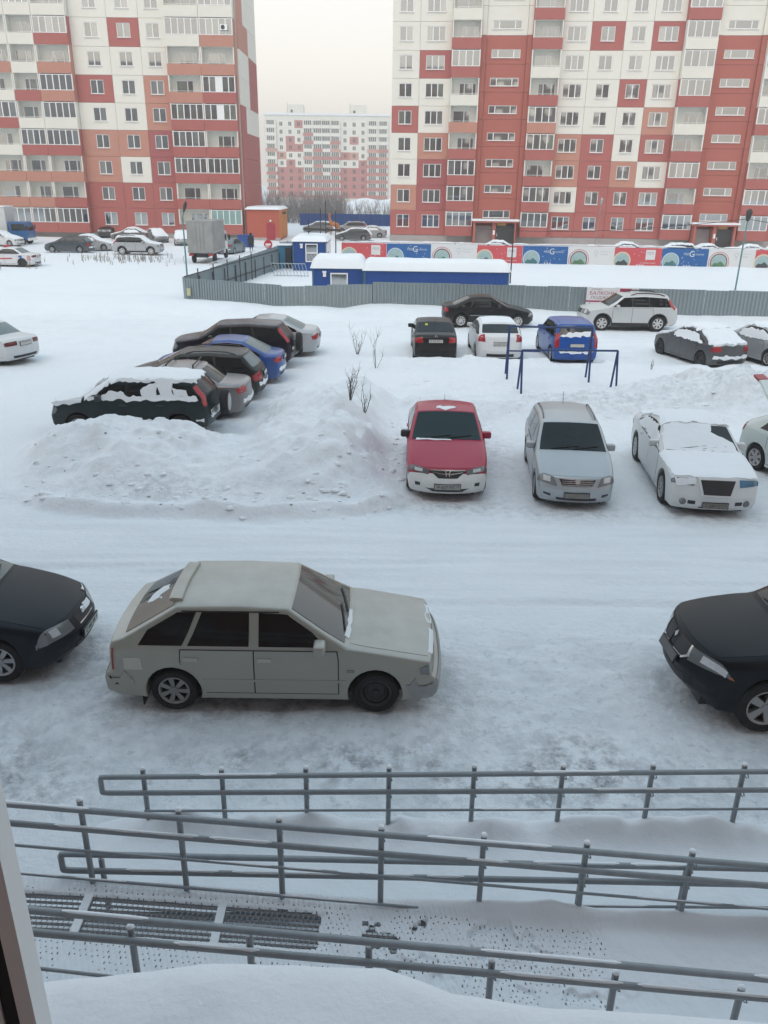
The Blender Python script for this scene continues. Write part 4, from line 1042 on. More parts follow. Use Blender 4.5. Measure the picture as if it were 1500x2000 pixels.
f+=[('emblem',CHROME,'nose',[(-.12,-.05),(-.15,0),(-.12,.05),(-.07,.06),(-.045,0),(-.07,-.06)],{'e':.022,'single':True}),
    ('air_intake',BLACKP,'fb',[(-.06,-.46),(-.06,.46),(.02,.48),(.02,-.48)],{'e':.007,'single':True}),
    ('fog_lamp_recess',BLACKP,'fb',[(.02,.60),(.05,.76),(.09,.76),(.08,.60)],{'e':.007})]+rear(hw=.85,key='deck',q0=.02,q1=.3)
o=dict(doors=[(-.95,-.02),(-.02,.92)],windows=stdwin(c,.0,-.9,end=-1.85),feat=f,wheel='ten',roof_rails=(-1.55,.0),rail_mat=plain('rail_grey',(.16,.16,.17),.5),front_glass=glassy('ws_dark2',(.009,.014,.014),.06,.35))
r,b,c=build_car('estate_car',c,PM,o); CARS['fielder']=(r,b,c)
plate(c,b,c.key['fb']+.085,None,mat=PLATED)
obj('antenna',MB().tube([c.wrap(c.key['mid']+.6,0,.0),c.wrap(c.key['mid']+.66,0,.30)],.006,5).mesh('antenna'),BLACKP,b)
put(r,SPOT['fielder'],'silver-blue estate with roof rails and a muddy number plate',scale=.96)
# 6 ---- snow-covered white limousine
c=sedan(L=5.0,W=1.88,Ht=1.48,nose=.86,cowl=1.02,cx=1.02,r1=.22,r2=-1.05,rg=-1.85,deck=1.1,tail=1.0,clear=.17,wb=(1.52,-1.53),rw=.36,belt=1.02,bow=(.20,.12),taper=(.06,.06),rb=.09)
PM=paint('paint_cold_white',(.66,.68,.68),dirt=.28,rough=.4,frost=.3)
hw=c.hw; K=c.key
f=[('grille_surround',PM,'nose',[(-.36,-.34),(-.36,.34),(.0,.44),(.0,-.44)],{'e':.045,'single':True}),
   ('grille',plain('grille_mesh',(.03,.028,.03),.5,var=.5,scale=40),'nose',[(-.33,-.29),(-.33,.29),(-.05,.38),(-.05,-.38)],{'e':.050,'single':True}),
   ('headlight',LAMP,'nose',[(-.17,.50),(-.15,hw-.12),(-.13,hw+.04),(-.02,hw+.06),(-.02,.48)],{'e':.010}),
   ('fog_lamp_recess',BLACKP,'fb',[(.02,.44),(.02,.60),(.10,.60),(.10,.44)],{'e':.008}),
   ('air_intake',BLACKP,'fb',[(-.10,-.34),(-.10,.34),(-.06,.34),(-.06,-.34)],{'e':.008,'single':True})]+rear(hw=.94)
o=dict(doors=[(-1.1,-.05),(-.05,.95)],windows=stdwin(c,-.02,-1.0),feat=f,wheel='ten',tw=.22,boot=True,glass=GLASS)
r,b,c=build_car('saloon_car',c,PM,o); CARS['chrysler']=(r,b,c)
for a in (-.70,.70):
    p,ax,uq=on_car(c,K['fb']+.06,a,.012); fl=obj('fog_lamp',MB().lathe([(0,.03),(.055,.025),(.075,.0),(.075,-.04)],18,'X',tuple(p)).mesh('fog_lamp'),LAMPD,b)
[o_ for o_ in b.children if o_.name.startswith('headlight')][0].material_slots[0].material=glassy('lamp_blue',(.06,.17,.27),.12,.9,.35)
plate(c,b,K['fb']+.02,'С 580 ОТ',sub='54',mat=PLATED)
snow(c,b,[(K['nose']+.02,-hw+.05),(K['cowl']-.02,-hw-.02),(K['cowl']-.02,hw+.02),(K['nose']+.02,hw-.05)],.030,21,ragged=.03)
snow(c,b,[(K['cowl']-.02,-hw+.06),(K['roof1']+.02,-hw+.03),(K['roof1']+.02,hw-.45),(K['roof1']-.3,hw-.62),(K['roof1']-.42,hw-.30),(K['cowl']+.30,hw-.12),(K['cowl']-.02,hw-.06)],.028,22,ragged=.08)
snow(c,b,[(K['roof1']+.0,-hw+.0),(K['roof2']+.7,-hw+.02),(K['roof2']+.7,hw-.02),(K['roof1']+.0,hw-.0)],.05,23,ragged=.04)
snow(c,b,[(K['nose']-.19,.46),(K['nose']-.02,.46),(K['nose']+.02,hw+.0),(K['nose']-.17,hw-.02)],.012,29,ragged=.03) if False else None
snow(c,b,[(-1.55,1.05),(.75,1.05),(.45,1.25),(-.1,1.36),(-1.2,1.30)],.03,24,kind='side',sg=-1,ragged=.04)
snow(c,b,[(K['nose']-.20,-.86),(K['nose']-.0,-.90),(K['nose']+.0,-.46),(K['nose']-.13,-.46)],.014,25,ragged=.02)
snow(c,b,[(K['rg']-.1,-hw+.1),(K['tail']-.0,-hw+.1),(K['tail']-.0,hw-.1),(K['rg']-.1,hw-.1)],.05,26)
put(r,SPOT['chrysler'],'long white saloon under snow with a tall black grille',scale=.95)
# 7 ---- white hatch with its boot open
c=wagon(L=4.3,W=1.76,Ht=1.46,nose=.72,cowl=.98,cx=1.2,r1=.3,r2=-1.2,rg=-1.95,rgz=1.05,bow=(.3,.18),taper=(.12,.10),rb=.12,belt=.97)
PM=paint('paint_mint_white',(.66,.72,.70),dirt=.12,rough=.35)
hw=c.hw;K=c.key
f=front(hw=.88)+[('tail_light',REDL,'deck',[(-.16,.60),(.06,.58),(.12,hw+.06),(-.05,hw+.12),(-.14,hw+.03)])]
o=dict(doors=[(-.95,-.02),(-.02,.95)],windows=[(-1.35,.9,.7,-.9)],feat=f,wheel='six',rear_window=False,rim_mat=plain('hubcap',(.42,.41,.43),.45,var=.1))
r,b,c=build_car('hatchback',c,PM,o); CARS['openhatch']=(r,b,c)
obj('boot_opening',c.patch([(K['roof2']+.05,-.62),(K['deck']+.2,-.6),(K['deck']+.2,.6),(K['roof2']+.05,.62)],e=.004,name='boot_opening'),INK,b)
tg=MB(); 
pl=[(-1.28,1.47),(-1.75,1.92),(-2.02,2.05),(-2.05,2.10),(-1.80,2.02),(-1.26,1.53)]
tg.prism(pl,-.62,.62,'Y'); t_=obj('tailgate',tg.mesh('tailgate',30),PM,b)
obj('tailgate_window',MB().prism([(-1.36,1.535),(-1.70,1.86),(-1.69,1.868),(-1.35,1.545)],-.5,.5,'Y').mesh('tailgate_window'),GLASS,t_)
for s_ in (-1,1): obj('tail_light',MB().prism([(-1.86,1.99),(-2.04,2.065),(-2.06,2.12),(-1.84,2.05)],s_*.63,s_*.36,'Y').mesh('tail_light'),REDL,t_)
put(r,SPOT['openhatch'],'mint-white hatchback with its tailgate raised')
# 8 ---- snow-plastered dark green off-roader
c=suv(L=4.25,W=1.75,Ht=1.56,cx=1.25,r1=.55,nose=.92,cowl=1.06,wb=(1.32,-1.30),rw=.34,belt=1.06,bow=(.14,.10),taper=(.06,.04),rb=.07,tumble=.16)
PM=paint('paint_dark_green',(.016,.030,.032),dirt=.25,rough=.35)
hw=c.hw;K=c.key
f=front(hw=.87,q0=-.26,bars=1)+[('tail_light',REDL,'roof2',[(.12,hw-.13),(.70,hw-.11),(.70,hw+.03),(.12,hw+.01)],{'e':.014})]
o=dict(doors=[(-.95,-.0),(-.0,.92)],windows=[(-.86,-.03,.1,0),(.05,.98,0,-.9),(-1.95,-.95,.25,.1)],feat=f,wheel='five',arch=.05,cladding=True,margin=.10)
r,b,c=build_car('off_roader',c,PM,o); CARS['crvsnow']=(r,b,c)
sw=MB().lathe([(.16,-.10),(.30,-.10),(.33,-.06),(.33,.06),(.30,.10),(.0,.10)],24,'X',(-2.36,.12,.86)); obj('spare_wheel',sw.mesh('spare',40),TYRE,b)
obj('spare_cover',MB().lathe([(0,-.13),(.20,-.125),(.24,-.11)],20,'X',(-2.36,.12,.86)).mesh('cover'),ALLOY,b)
snow(c,b,[(K['nose']-.02,-hw+.1),(K['cowl']+.35,-hw+.1),(K['cowl']+.4,hw-.1),(K['nose']-.02,hw-.06)],.05,31)
snow(c,b,[(K['roof1']-.02,-hw+.02),(K['roof2']+.02,-hw+.02),(K['roof2']+.02,hw-.02),(K['roof1']-.02,hw-.02)],.05,32)
snow(c,b,[(K['cowl']+.1,hw-.2),(K['roof1'],hw-.25),(K['roof1'],hw+.02),(K['cowl']+.1,hw+.05)],.03,33)
for pl in ([(-1.9,1.05),(1.1,1.06),(1.1,1.12),(.9,1.16),(-1.9,1.17)],[(-.85,1.1),(-.45,1.1),(-.4,1.32),(-.85,1.5)],[(.05,1.12),(.8,1.12),(.55,1.28),(.1,1.25)],[(-1.2,1.12),(-.92,1.12),(-.9,1.56),(-1.3,1.56)],[(-1.95,1.52),(.4,1.50),(.3,1.58),(-1.9,1.60)],[(1.2,.98),(2.0,.9),(2.15,1.0),(1.2,1.1)],[(-2.0,.52),(-1.75,.52),(-1.75,.58),(-2.0,.60)],[(-1.66,1.15),(-1.3,1.15),(-1.25,1.38),(-1.6,1.3)]):
    snow(c,b,pl,.02,34+len(pl),kind='side',sg=1,ragged=.05)
snow(c,b,[(K['rb']-.06,-.7),(K['rb']+.02,-.7),(K['rb']+.02,.7),(K['rb']-.06,.7)],.03,36)
plate(c,b,K['tail']+.02,'К 118 ТН',True,a=.42)
put(r,SPOT['crvsnow'],'dark green off-roader plastered with snow behind the ploughed heap')
# generic makers for the other rows
def gen(kind,key,nm,pm,label,spot,wheel='five',rims=None,feat=None,frostg=None,group=None,scale=1,cat='car',plate_txt=None,sub=None,z=None,backg=None,**kw):
    c={'sedan':sedan,'wagon':wagon,'suv':suv}[kind](**kw); hw=c.hw
    B=0.0; Cx=-.92
    o=dict(doors=[(-1.0,-.02),(-.02,.9)],windows=stdwin(c,B,Cx,end=(None if kind=='sedan' else c.at(c.key['rg'])[0].x+.14)),
        feat=front(hw=hw,q0=-.26 if kind=='suv' else -.19)+(feat if feat is not None else rear(hw=hw,key='tail' if kind=='sedan' else 'deck',q0=-.03 if kind=='sedan' else .02,q1=.17 if kind=='sedan' else .26)),
        wheel=wheel,boot=kind=='sedan',cladding=kind=='suv',pillar_black=True)
    if kind=='suv': o['arch']=.05
    if frostg: o['glass']=frostg
    if backg: o['back_glass']=backg
    if rims: o['rim_mat']=rims
    r,b,c=build_car(nm,c,pm,o); CARS[key]=(r,b,c)
    if plate_txt is not None: plate(c,b,(c.key['tail']+.12) if kind=='sedan' else c.key['tail']-.12,plate_txt or None,True,sub=sub)
    put(r,spot,label,group,scale,cat,z); return r,b,c
r,b,c=gen('sedan','rackcar','saloon_car',paint('paint_taupe',(.20,.19,.19),metal=.3,dirt=.4,frost=.35),'taupe saloon with two roof bars in the left row',SPOT['rackcar'],wheel='ten',L=4.5,W=1.7,Ht=1.42,tail=.98,deck=1.0,rg=-1.55)
for x in (.0,-.75):
    y1=c.warp(x,c.hw-.1,c.envelope(x)[0]); rk=obj('roof_bar',MB().tube([(x,-y1[1]-.02,y1[2]+.1),(x,y1[1]+.02,y1[2]+.1)],.02,6).mesh('roof_bar'),BLACKP,b)
    for s_ in (-1,1): obj('bar_foot',MB().tube([(x,s_*y1[1],y1[2]-.04),(x,s_*y1[1],y1[2]+.11)],.025,6).mesh('bar_foot'),BLACKP,rk)
K=c.key; snow(c,b,[(K['rb']-.07,-.75),(K['rb']+.03,-.75),(K['rb']+.03,.75),(K['rb']-.07,.75)],.03,41)
r,b,c=gen('wagon','wagon','estate_car',paint('paint_dark_estate',(.016,.019,.019),dirt=.2,frost=.15),'blackish estate with silver rear bumper edge in the left row',SPOT['wagon'],wheel='seven',L=4.5,W=1.74,Ht=1.44,r2=-1.7,rg=-2.08,plate_txt='',backg=FROSTG)
K=c.key; snow(c,b,[(K['rb']-.07,-.8),(K['rb']+.03,-.8),(K['rb']+.03,.8),(K['rb']-.07,.8)],.02,43)
for s_ in (1,-1):
    pts=[]
    for k in range(7):
        x=-1.5+1.6*k/6; q=c.warp(x,s_*(c.hw-.1),c.envelope(x)[0]); pts.append((q[0],q[1],q[2]+(.05 if 0<k<6 else 0)))
    obj('roof_rail',MB().tube(pts,.018,6).mesh('roof_rail'),BLACKP,b)
r,b,c=gen('sedan','bluesedan','saloon_car',paint('paint_blue',(.022,.075,.27),metal=.1,dirt=.2,frost=.12),'blue saloon with bright red tail lights in the left row',SPOT['bluesedan'],L=4.35,W=1.69,plate_txt='',tail=.98,deck=1.0,backg=FROSTG)
K=c.key; snow(c,b,[(K['rb']-.06,-.75),(K['rb']+.02,-.75),(K['rb']+.02,.75),(K['rb']-.06,.75)],.02,44)
hwv=.875
r,b,c=gen('suv','crvblack','off_roader',paint('paint_plum_black',(.014,.010,.018),dirt=.2,frost=.25),'plum-black off-roader with spare wheel and tall red tail lights',SPOT['crvblack'],L=4.45,W=1.75,Ht=1.60,bow=(.16,.10),taper=(.07,.04),rb=.08,tumble=.16,feat=[('tail_light',REDL,'roof2',[(.10,hwv-.13),(.66,hwv-.10),(.66,hwv+.03),(.10,hwv+.01)],{'e':.014})])
obj('spare_wheel',MB().lathe([(.0,-.12),(.24,-.12),(.33,-.07),(.33,.06),(.30,.10),(.0,.10)],24,'X',(-2.36,.1,.9)).mesh('spare',40),TYRE,b)
plate(c,b,c.key['tail']+.0,None,True,a=.45)
r,b,c=gen('sedan','silverleft','saloon_car',paint('paint_silver',(.42,.44,.46),metal=.35,dirt=.3,frost=.2),'pale silver saloon at the far end of the left row',SPOT['silverleft'],L=4.6,W=1.8,plate_txt='',backg=FROSTG)
r,b,c=gen('sedan','vw','saloon_car',paint('paint_black',(.010,.009,.009),dirt=.15,frost=.08),'black saloon with yellow sticker on its rear window',SPOT['vw'],L=4.38,W=1.70,Ht=1.40,deck=1.05,tail=.98,rg=-1.6,r2=-1.0,plate_txt='В 510 КЕ',sub='42',z=-.02)
K=c.key
p,ax,uq=on_car(c,K['tail']-.03,0,.016); obj('emblem',MB().lathe([(.035,.0),(.05,-.004),(.05,.02)],16,'X',tuple(p)).mesh('emblem'),CHROME,b)
obj('sticker',c.patch([(K['roof2']+.12,.34),(K['roof2']+.24,.34),(K['roof2']+.24,.46),(K['roof2']+.12,.46)],e=.010,name='sticker'),plain('yellow_sticker',(.55,.50,.03),.6),b)
obj('antenna',MB().tube([c.wrap(K['roof2']-.05,0,0),c.wrap(K['roof2']+.1,0,.2)],.006,5).mesh('antenna'),BLACKP,b)
hwv=.90
r,b,c=gen('wagon','focus','hatchback',paint('paint_white',(.70,.71,.72),dirt=.3,frost=.2),'white hatchback parked between black saloon and blue van',SPOT['focus'],L=4.3,W=1.8,Ht=1.43,r2=-1.3,rg=-1.92,rgz=1.08,rb=.13,taper=(.12,.13),bow=(.3,.26),belt=.99,
  feat=[('tail_light',REDL,'deck',[(-.14,hwv-.20),(.18,hwv-.24),(.16,hwv+.08),(-.02,hwv+.10),(-.12,hwv-.02)],{'e':.012}),('bumper_trim',BLACKP,'rb',[(.12,-.6),(.24,-.6),(.24,.6),(.12,.6)],{'e':.007,'single':True})],plate_txt='А 545 СК',sub='42',backg=GLASS,z=-.02)
K=c.key; snow(c,b,[(K['roof1'],-c.hw+.1),(K['roof2']-.05,-c.hw+.1),(K['roof2']-.05,c.hw-.1),(K['roof1'],c.hw-.1)],.02,51)
hwv=.85
r,b,c=gen('wagon','mpv','compact_van',paint('paint_royal_blue',(.006,.075,.33),metal=.0,dirt=.12,frost=.06),'royal blue compact van behind the pipe frames',SPOT['mpv'],L=4.1,W=1.70,Ht=1.54,r2=-1.75,rg=-1.96,rgz=1.05,rb=.09,taper=(.10,.06),belt=1.0,tumble=.17,
  feat=[('tail_light',REDL,'roof2',[(.30,hwv-.13),(.85,hwv-.15),(.85,hwv+.06),(.34,hwv+.03)],{'e':.013})],plate_txt='',cat='van',z=-.02)
K=c.key; snow(c,b,[(K['rg']-.22,-.66),(K['rg']+.0,-.68),(K['rg']+.0,.66),(K['rg']-.10,.60),(K['rg']-.16,.1)],.02,52,ragged=.06); snow(c,b,[(K['rb']-.05,-.7),(K['rb']+.02,-.7),(K['rb']+.02,.7),(K['rb']-.05,.7)],.025,53)
r,b,c=gen('sedan','merc','saloon_car',paint('paint_black2',(.010,.010,.011),dirt=.15),'black saloon parked broadside against the metal fence',SPOT['merc'],L=4.4,W=1.74,Ht=1.40,rims=plain('rim_bright',(.62,.62,.62),.35,metal=.3),deck=1.0,tail=.95,wheel='ten',wb=(1.38,-1.33),cx=.95,r1=.1)
for s_ in (1,-1): obj('side_strip',c.patch([(-.9,.56),(.85,.56),(.85,.585),(-.9,.585)],kind='side',sg=s_,e=.010,cell=.4,name='strip'),CHROME,b)
hwv=.9
r,b,c=gen('suv','xtrail','off_roader',paint('paint_pearl',(.56,.58,.585),metal=.15,dirt=.25,frost=.1),'pearl-grey off-roader in front of the balcony advert',SPOT['xtrail'],L=4.64,W=1.79,Ht=1.64,rims=plain('rim_bright',(.62,.62,.62),.35,metal=.3),wheel='seven',tumble=.15,rb=.08,
  feat=[('tail_light',REDL,'roof2',[(.12,hwv-.14),(.66,hwv-.12),(.64,hwv+.10),(.14,hwv+.04)],{'e':.013})])
for s_ in (1,-1):
    pts=[]
    for k in range(7):
        x=-1.6+1.7*k/6; q=c.warp(x,s_*(c.hw-.1),c.envelope(x)[0]); pts.append((q[0],q[1],q[2]+(.07 if 0<k<6 else 0)))
    obj('roof_rail',MB().tube(pts,.028,6).mesh('roof_rail'),BLACKP,b)
def snowed(c,b,t=.06,sides=True,front_on=True,seed=60,hood=True):
    K=c.key; hw=c.hw
    if hood: snow(c,b,[(K['nose']-.02,-hw+.05),(K['cowl']+.1,-hw+.05),(K['cowl']+.1,hw-.05),(K['nose']-.02,hw-.05)],t,seed)
    snow(c,b,[(K['roof1']-.03,-hw+.0),(K['roof2']+.03,-hw+.0),(K['roof2']+.03,hw-.0),(K['roof1']-.03,hw-.0)],t,seed+1)
    snow(c,b,[(K['cowl']+.08,-hw+.05),(K['roof1']-.02,-hw+.05),(K['roof1']-.02,hw-.05),(K['cowl']+.08,hw-.05)],t*.6,seed+2)
    snow(c,b,[(K['roof2']+.03,-hw+.05),(K['rg'],-hw+.05),(K['rg'],hw-.05),(K['roof2']+.03,hw-.05)],t*.8,seed+3)
    snow(c,b,[(K['rg'],-hw+.03),(K['tail']-.06,-hw+.03),(K['tail']-.06,hw-.03),(K['rg'],hw-.03)],t*1.1,seed+4)
    if sides:
        for sg in (1,-1): snow(c,b,[(-1.35,c.belt+.02),(.75,c.belt+.02),(.45,c.belt+.24),(-.1,c.top-.14),(-.95,c.top-.16)],t*.5,seed+5,kind='side',sg=sg)
r,b,c=gen('sedan','snowsedan','saloon_car',paint('paint_charcoal',(.065,.068,.073),dirt=.25),'charcoal saloon sunk in snow with a white-capped rear bumper',SPOT['snowsedan'],L=4.15,W=1.68,Ht=1.40,nose=.74,deck=.98,tail=.93,rb=.06,wheel='steel',z=-.06)
snowed(c,b,.085,seed=61); K=c.key; snow(c,b,[(K['rb']-.07,-.78),(K['rb']+.03,-.78),(K['rb']+.03,.78),(K['rb']-.07,.78)],.06,68)
r,b,c=gen('sedan','greyedge','saloon_car',paint('paint_grey_silver',(.42,.44,.455),metal=.3,dirt=.3),'grey saloon with snow-blind windows beside the charcoal saloon',SPOT['greyedge'],L=4.5,W=1.72,wheel='seven')
snowed(c,b,.05,seed=71)
r,b,c=gen('sedan','whiteleft','saloon_car',paint('paint_old_white',(.62,.65,.665),dirt=.35,frost=.2),'white saloon alone on the open snow field',SPOT['whiteleft'],L=4.55,W=1.72,Ht=1.40,tail=.92,deck=.97,rg=-1.45,r2=-.85,plate_txt='',rb=.06,wheel='steel',backg=FROSTG,
   feat=[('tail_light',glassy('tail_dark',(.12,.01,.015),.2),'tail',[(.0,.42),(.14,.42),(.14,.90),(.0,.92)]),('bumper_trim',BLACKP,'rb',[(.13,-.62),(.22,-.6),(.22,.6),(.13,.62)],{'e':.006,'single':True})])
# far cars: copies of the built kinds in other colours
def recolour(root,pm,old):
    for o_ in [root]+list(root.children_recursive):
        for sl_ in o_.material_slots:
            if sl_.material is old: sl_.material=pm
def far_car(key,pm,spot,label,group,scale=1,snowcap=.0,nm=None):
    src,body,c=CARS[key]; old=body.material_slots[0].material
    r=copy_tree(src); 
    if nm: r.name=nm
    for k in ('group',): 
        if k in r.keys(): del r[k]
    recolour(r,pm,old); put(r,spot,label,group,scale,z=gz(spot[0],spot[1])-.02)
    if snowcap:
        nb=[o_ for o_ in r.children if o_.name.startswith('body')][0]; snowed(c,nb,snowcap,sides=False,seed=int(90+spot[0]))
    return r
def gxy(u,v): p=gp(u,v); return p.x,p.y
gf='cars by the left block'
for key,pm,(u,v),a,lab,cap in (
  ('wagon',paint('far_green',(.035,.05,.06),dirt=.3),(137,493),180,'dark teal-grey estate with a heavy snow cap on the far left lot',.0),
  ('xtrail',paint('far_silver',(.42,.43,.44),metal=.2,dirt=.4),(272,498),0,'silver off-roader standing by itself on the far snow',.05),
  ('greyedge',paint('far_silver2',(.38,.39,.40),dirt=.4),(182,489),0,'silver saloon half hidden behind the dark teal-grey estate',.07),
  ('wagon',paint('far_white',(.62,.63,.63),dirt=.35),(5,480),-8,'white estate under snow beside the blue-cabbed lorry',.08),
  ('xtrail',paint('far_dark',(.035,.036,.04),dirt=.4),(216,463),-90,'dark off-roader facing the yard below the left block',.0),
  ('vw',paint('far_grey',(.09,.095,.10),dirt=.4),(160,461),180,'grey saloon with snow roof nearest the blue-cabbed lorry',.06),
  ('focus',paint('far_white2',(.60,.60,.60),dirt=.4),(267,459),-90,'white hatchback under the left block, its bonnet to the yard',.05),
  ('greyedge',paint('far_brown',(.13,.12,.115),dirt=.4),(256,470),180,'brownish saloon with snow on its roof under the left block',.06),
  ('vw',paint('far_grey2',(.16,.15,.15),dirt=.4),(308,472),-60,'grey-brown saloon parked askew under the left block',.06),
  ('focus',paint('far_silver3',(.34,.34,.34),dirt=.4),(357,478),-75,'silver hatchback beside the grey box lorry',.05),
  ('bluesedan',paint('far_teal',(.10,.16,.18),dirt=.3),(452,495),80,'teal saloon behind the return of the metal fence',.0),
  ('xtrail',paint('far_silver4',(.36,.35,.36),dirt=.35),(687,457),180,'silver off-roader in front of the blue fence',.0),
  ('wagon',paint('far_dark2',(.06,.06,.065),dirt=.35),(690,470),180,'dark snow-dusted estate near the blue fence',.05),
  ('greyedge',paint('far_silver5',(.34,.36,.37),dirt=.35),(722,463),180,'silver saloon in front of the blue fence',.03),
  ('wagon',paint('far_grey4',(.20,.21,.21),dirt=.35),(622,453),180,'grey estate with snowy roof behind the far blue cabin',.06)):
    x,y=gxy(u,v); far_car(key,pm,(x,y,a),lab,None,1.0,cap)
for i,(u,a,key,lab) in enumerate(((1195,180,'greyedge','grey saloon under snow below the windows left of the second red entrance'),(1283,180,'wagon','dark estate under snow just left of the second red entrance'),(1345,0,'greyedge','silver saloon under snow beside the second red entrance'),(1402,180,'greyedge','pale saloon under snow in front of the second red entrance door'),(1470,0,'wagon','dark grey estate under snow behind the dark-headed lamp post'),(960,180,'greyedge','black saloon under snow at the first red entrance'))):
    x,y=gxy(u,484); far_car(key,paint('far_row%d'%i,[(.2,.2,.2),(.05,.05,.055),(.3,.3,.31),(.5,.5,.5),(.1,.1,.11),(.03,.03,.035)][i],dirt=.3),(x*.885,83.0-.0747*(x-2)-1.0*(u==960),a-4),lab,'cars behind the banner fence',1.0,.09)
# taxi with stripes
x,y=gxy(12,527); r=far_car('whiteleft',paint('paint_service_white',(.66,.67,.68),dirt=.3),(x,y+.8,180),'white service car with red stripes on its rear corner',None)
bd=[o_ for o_ in r.children if o_.name.startswith('body')][0]; c=CARS['whiteleft'][2]
STR=plain('stripe_red',(.45,.03,.04),.5); STB=plain('stripe_blue',(.03,.10,.35),.5)
for i in range(3): obj('stripe',c.patch([(-2.05+.11*i,.5),(-2.0+.11*i,.5),(-2.0+.11*i,.86),(-2.05+.11*i,.86)],kind='side',sg=1,e=.011,cell=.3,name='stripe'),STR,bd)
obj('emblem_panel',c.patch([(-1.35,.70),(-1.1,.70),(-1.1,.86),(-1.35,.86)],kind='side',sg=1,e=.011,cell=.3,name='emblem_panel'),STB,bd)
obj('stripe',c.patch([(-.6,.60),(.9,.55),(.9,.64),(-.6,.69)],kind='side',sg=1,e=.011,cell=.3,name='stripe'),STR,bd)
obj('roof_beacon',MB().box(-.1,.15,-.5,.5,1.42,1.52).mesh('beacon'),STR,bd)
# ---------------------------------------------------------------- lorries
def wheels_on(root,xs_,hw_,R,w=.24):
    tm,rm=wheel_meshes(R,w,'steel')
    for x in xs_:
        for sg in (1,-1):
            q=obj('wheel',tm,TYRE,root,(x,sg*(hw_-w/2),R)); q.rotation_euler=(0,0,0 if sg>0 else math.pi); obj('rim',rm,STEEL,q)
def lorry(spot,label,boxc,cabm,L=6.4,bw=2.2,z0=.85,z1=3.35,boxl=4.3,snowt=.1):
    r=empty('box_lorry'); x1=L/2; hw_=bw/2
    bx=obj('cargo_box',MB().box(-L/2,-L/2+boxl,-hw_,hw_,z0,z1).mesh('cargo_box'),boxc,r)
    for s_ in (1,-1):
        for z in (z0+.02,z1-.1): obj('edge_rail',MB().box(-L/2-.012,-L/2+boxl+.012,s_*hw_-.012,s_*hw_+.012,z,z+.08).mesh('edge_rail'),ALLOY,bx)
        obj('rear_door',MB().box(-L/2-.03,-L/2-.002,.02*s_,s_*(hw_-.06),z0+.1,z1-.12).mesh('rear_door'),boxc,bx)
        obj('tail_light',MB().box(-L/2-.04,-L/2-.002,s_*.6,s_*1.0,z0-.22,z0-.06).mesh('tail_light'),REDL,r)
        obj('door_bar',MB().tube([(-L/2-.05,s_*.3,z0+.12),(-L/2-.05,s_*.3,z1-.15)],.018,6).mesh('door_bar'),ALLOY,bx)
    obj('chassis',MB().box(-L/2+.1,x1-.4,-.45,.45,.5,.75).box(-L/2+.02,-L/2+boxl,-hw_+.1,hw_-.1,.755,z0-.003).mesh('chassis'),BLACKP,r)
    if snowt: obj('snow_cover',MB().box(-L/2-.03,-L/2+boxl+.03,-hw_-.03,hw_+.03,z1+.002,z1+snowt).mesh('snow_cover'),SNOW,bx)
    xc=-L/2+boxl+.12
    pl=[(xc,.5),(x1-.05,.5),(x1,.75),(x1-.02,1.35),(x1-.28,2.18),(x1-.42,2.28),(xc+.05,2.28),(xc,2.2)]
    cb=obj('cab',MB().prism(pl,-hw_+.14,hw_-.14,'Y').mesh('cab',30),cabm,r)
    obj('windscreen',MB().prism([(x1-.045,1.40),(x1-.285,2.13),(x1-.27,2.135),(x1-.03,1.405)],-hw_+.24,hw_-.24,'Y').mesh('windscreen'),GLASS,cb)
    for s_ in (1,-1):
        y=s_*(hw_-.14)
        obj('side_window',MB().prism([(xc+.28,1.42),(x1-.16,1.42),(x1-.36,2.08),(xc+.28,2.08)],y,y+s_*.008,'Y').mesh('side_window'),GLASS,cb)
        obj('headlight',MB().box(x1-.02,x1+.012,s_*.55,s_*.82,.82,1.0).mesh('headlight'),LAMP,cb)
        obj('mirror',MB().box(x1-.1,x1-.03,y+s_*.1,y+s_*.26,1.5,1.95).mesh('mirror'),BLACKP,cb)
    obj('bumper',MB().box(x1-.1,x1+.05,-hw_+.12,hw_-.12,.42,.68).mesh('bumper'),WHT,r)
    wheels_on(r,(x1-.75,-L/2+1.15),hw_-.08,.40)
    x,y,a=spot; r.location=(x,y,gz(x,y)-.02); r.rotation_euler=(0,0,R_(a)); tag(r,label,'lorry'); return r
lorry((-41.2,89.6,0),'white box lorry with a blue cab below the left block',plain('box_white',(.55,.56,.55),.5,var=.1,scale=1),paint('cab_blue',(.03,.12,.30),dirt=.3),L=7.0,boxl=4.9,z1=3.7)
lorry((-15.15,71.6,90),'dirty grey box lorry seen from behind at the fence corner',plain('box_dirty_grey',(.28,.28,.27),.7,var=.45,scale=.9),paint('cab_white',(.6,.6,.6),dirt=.3),L=6.8,bw=2.1,z1=3.3,boxl=4.9,snowt=0)
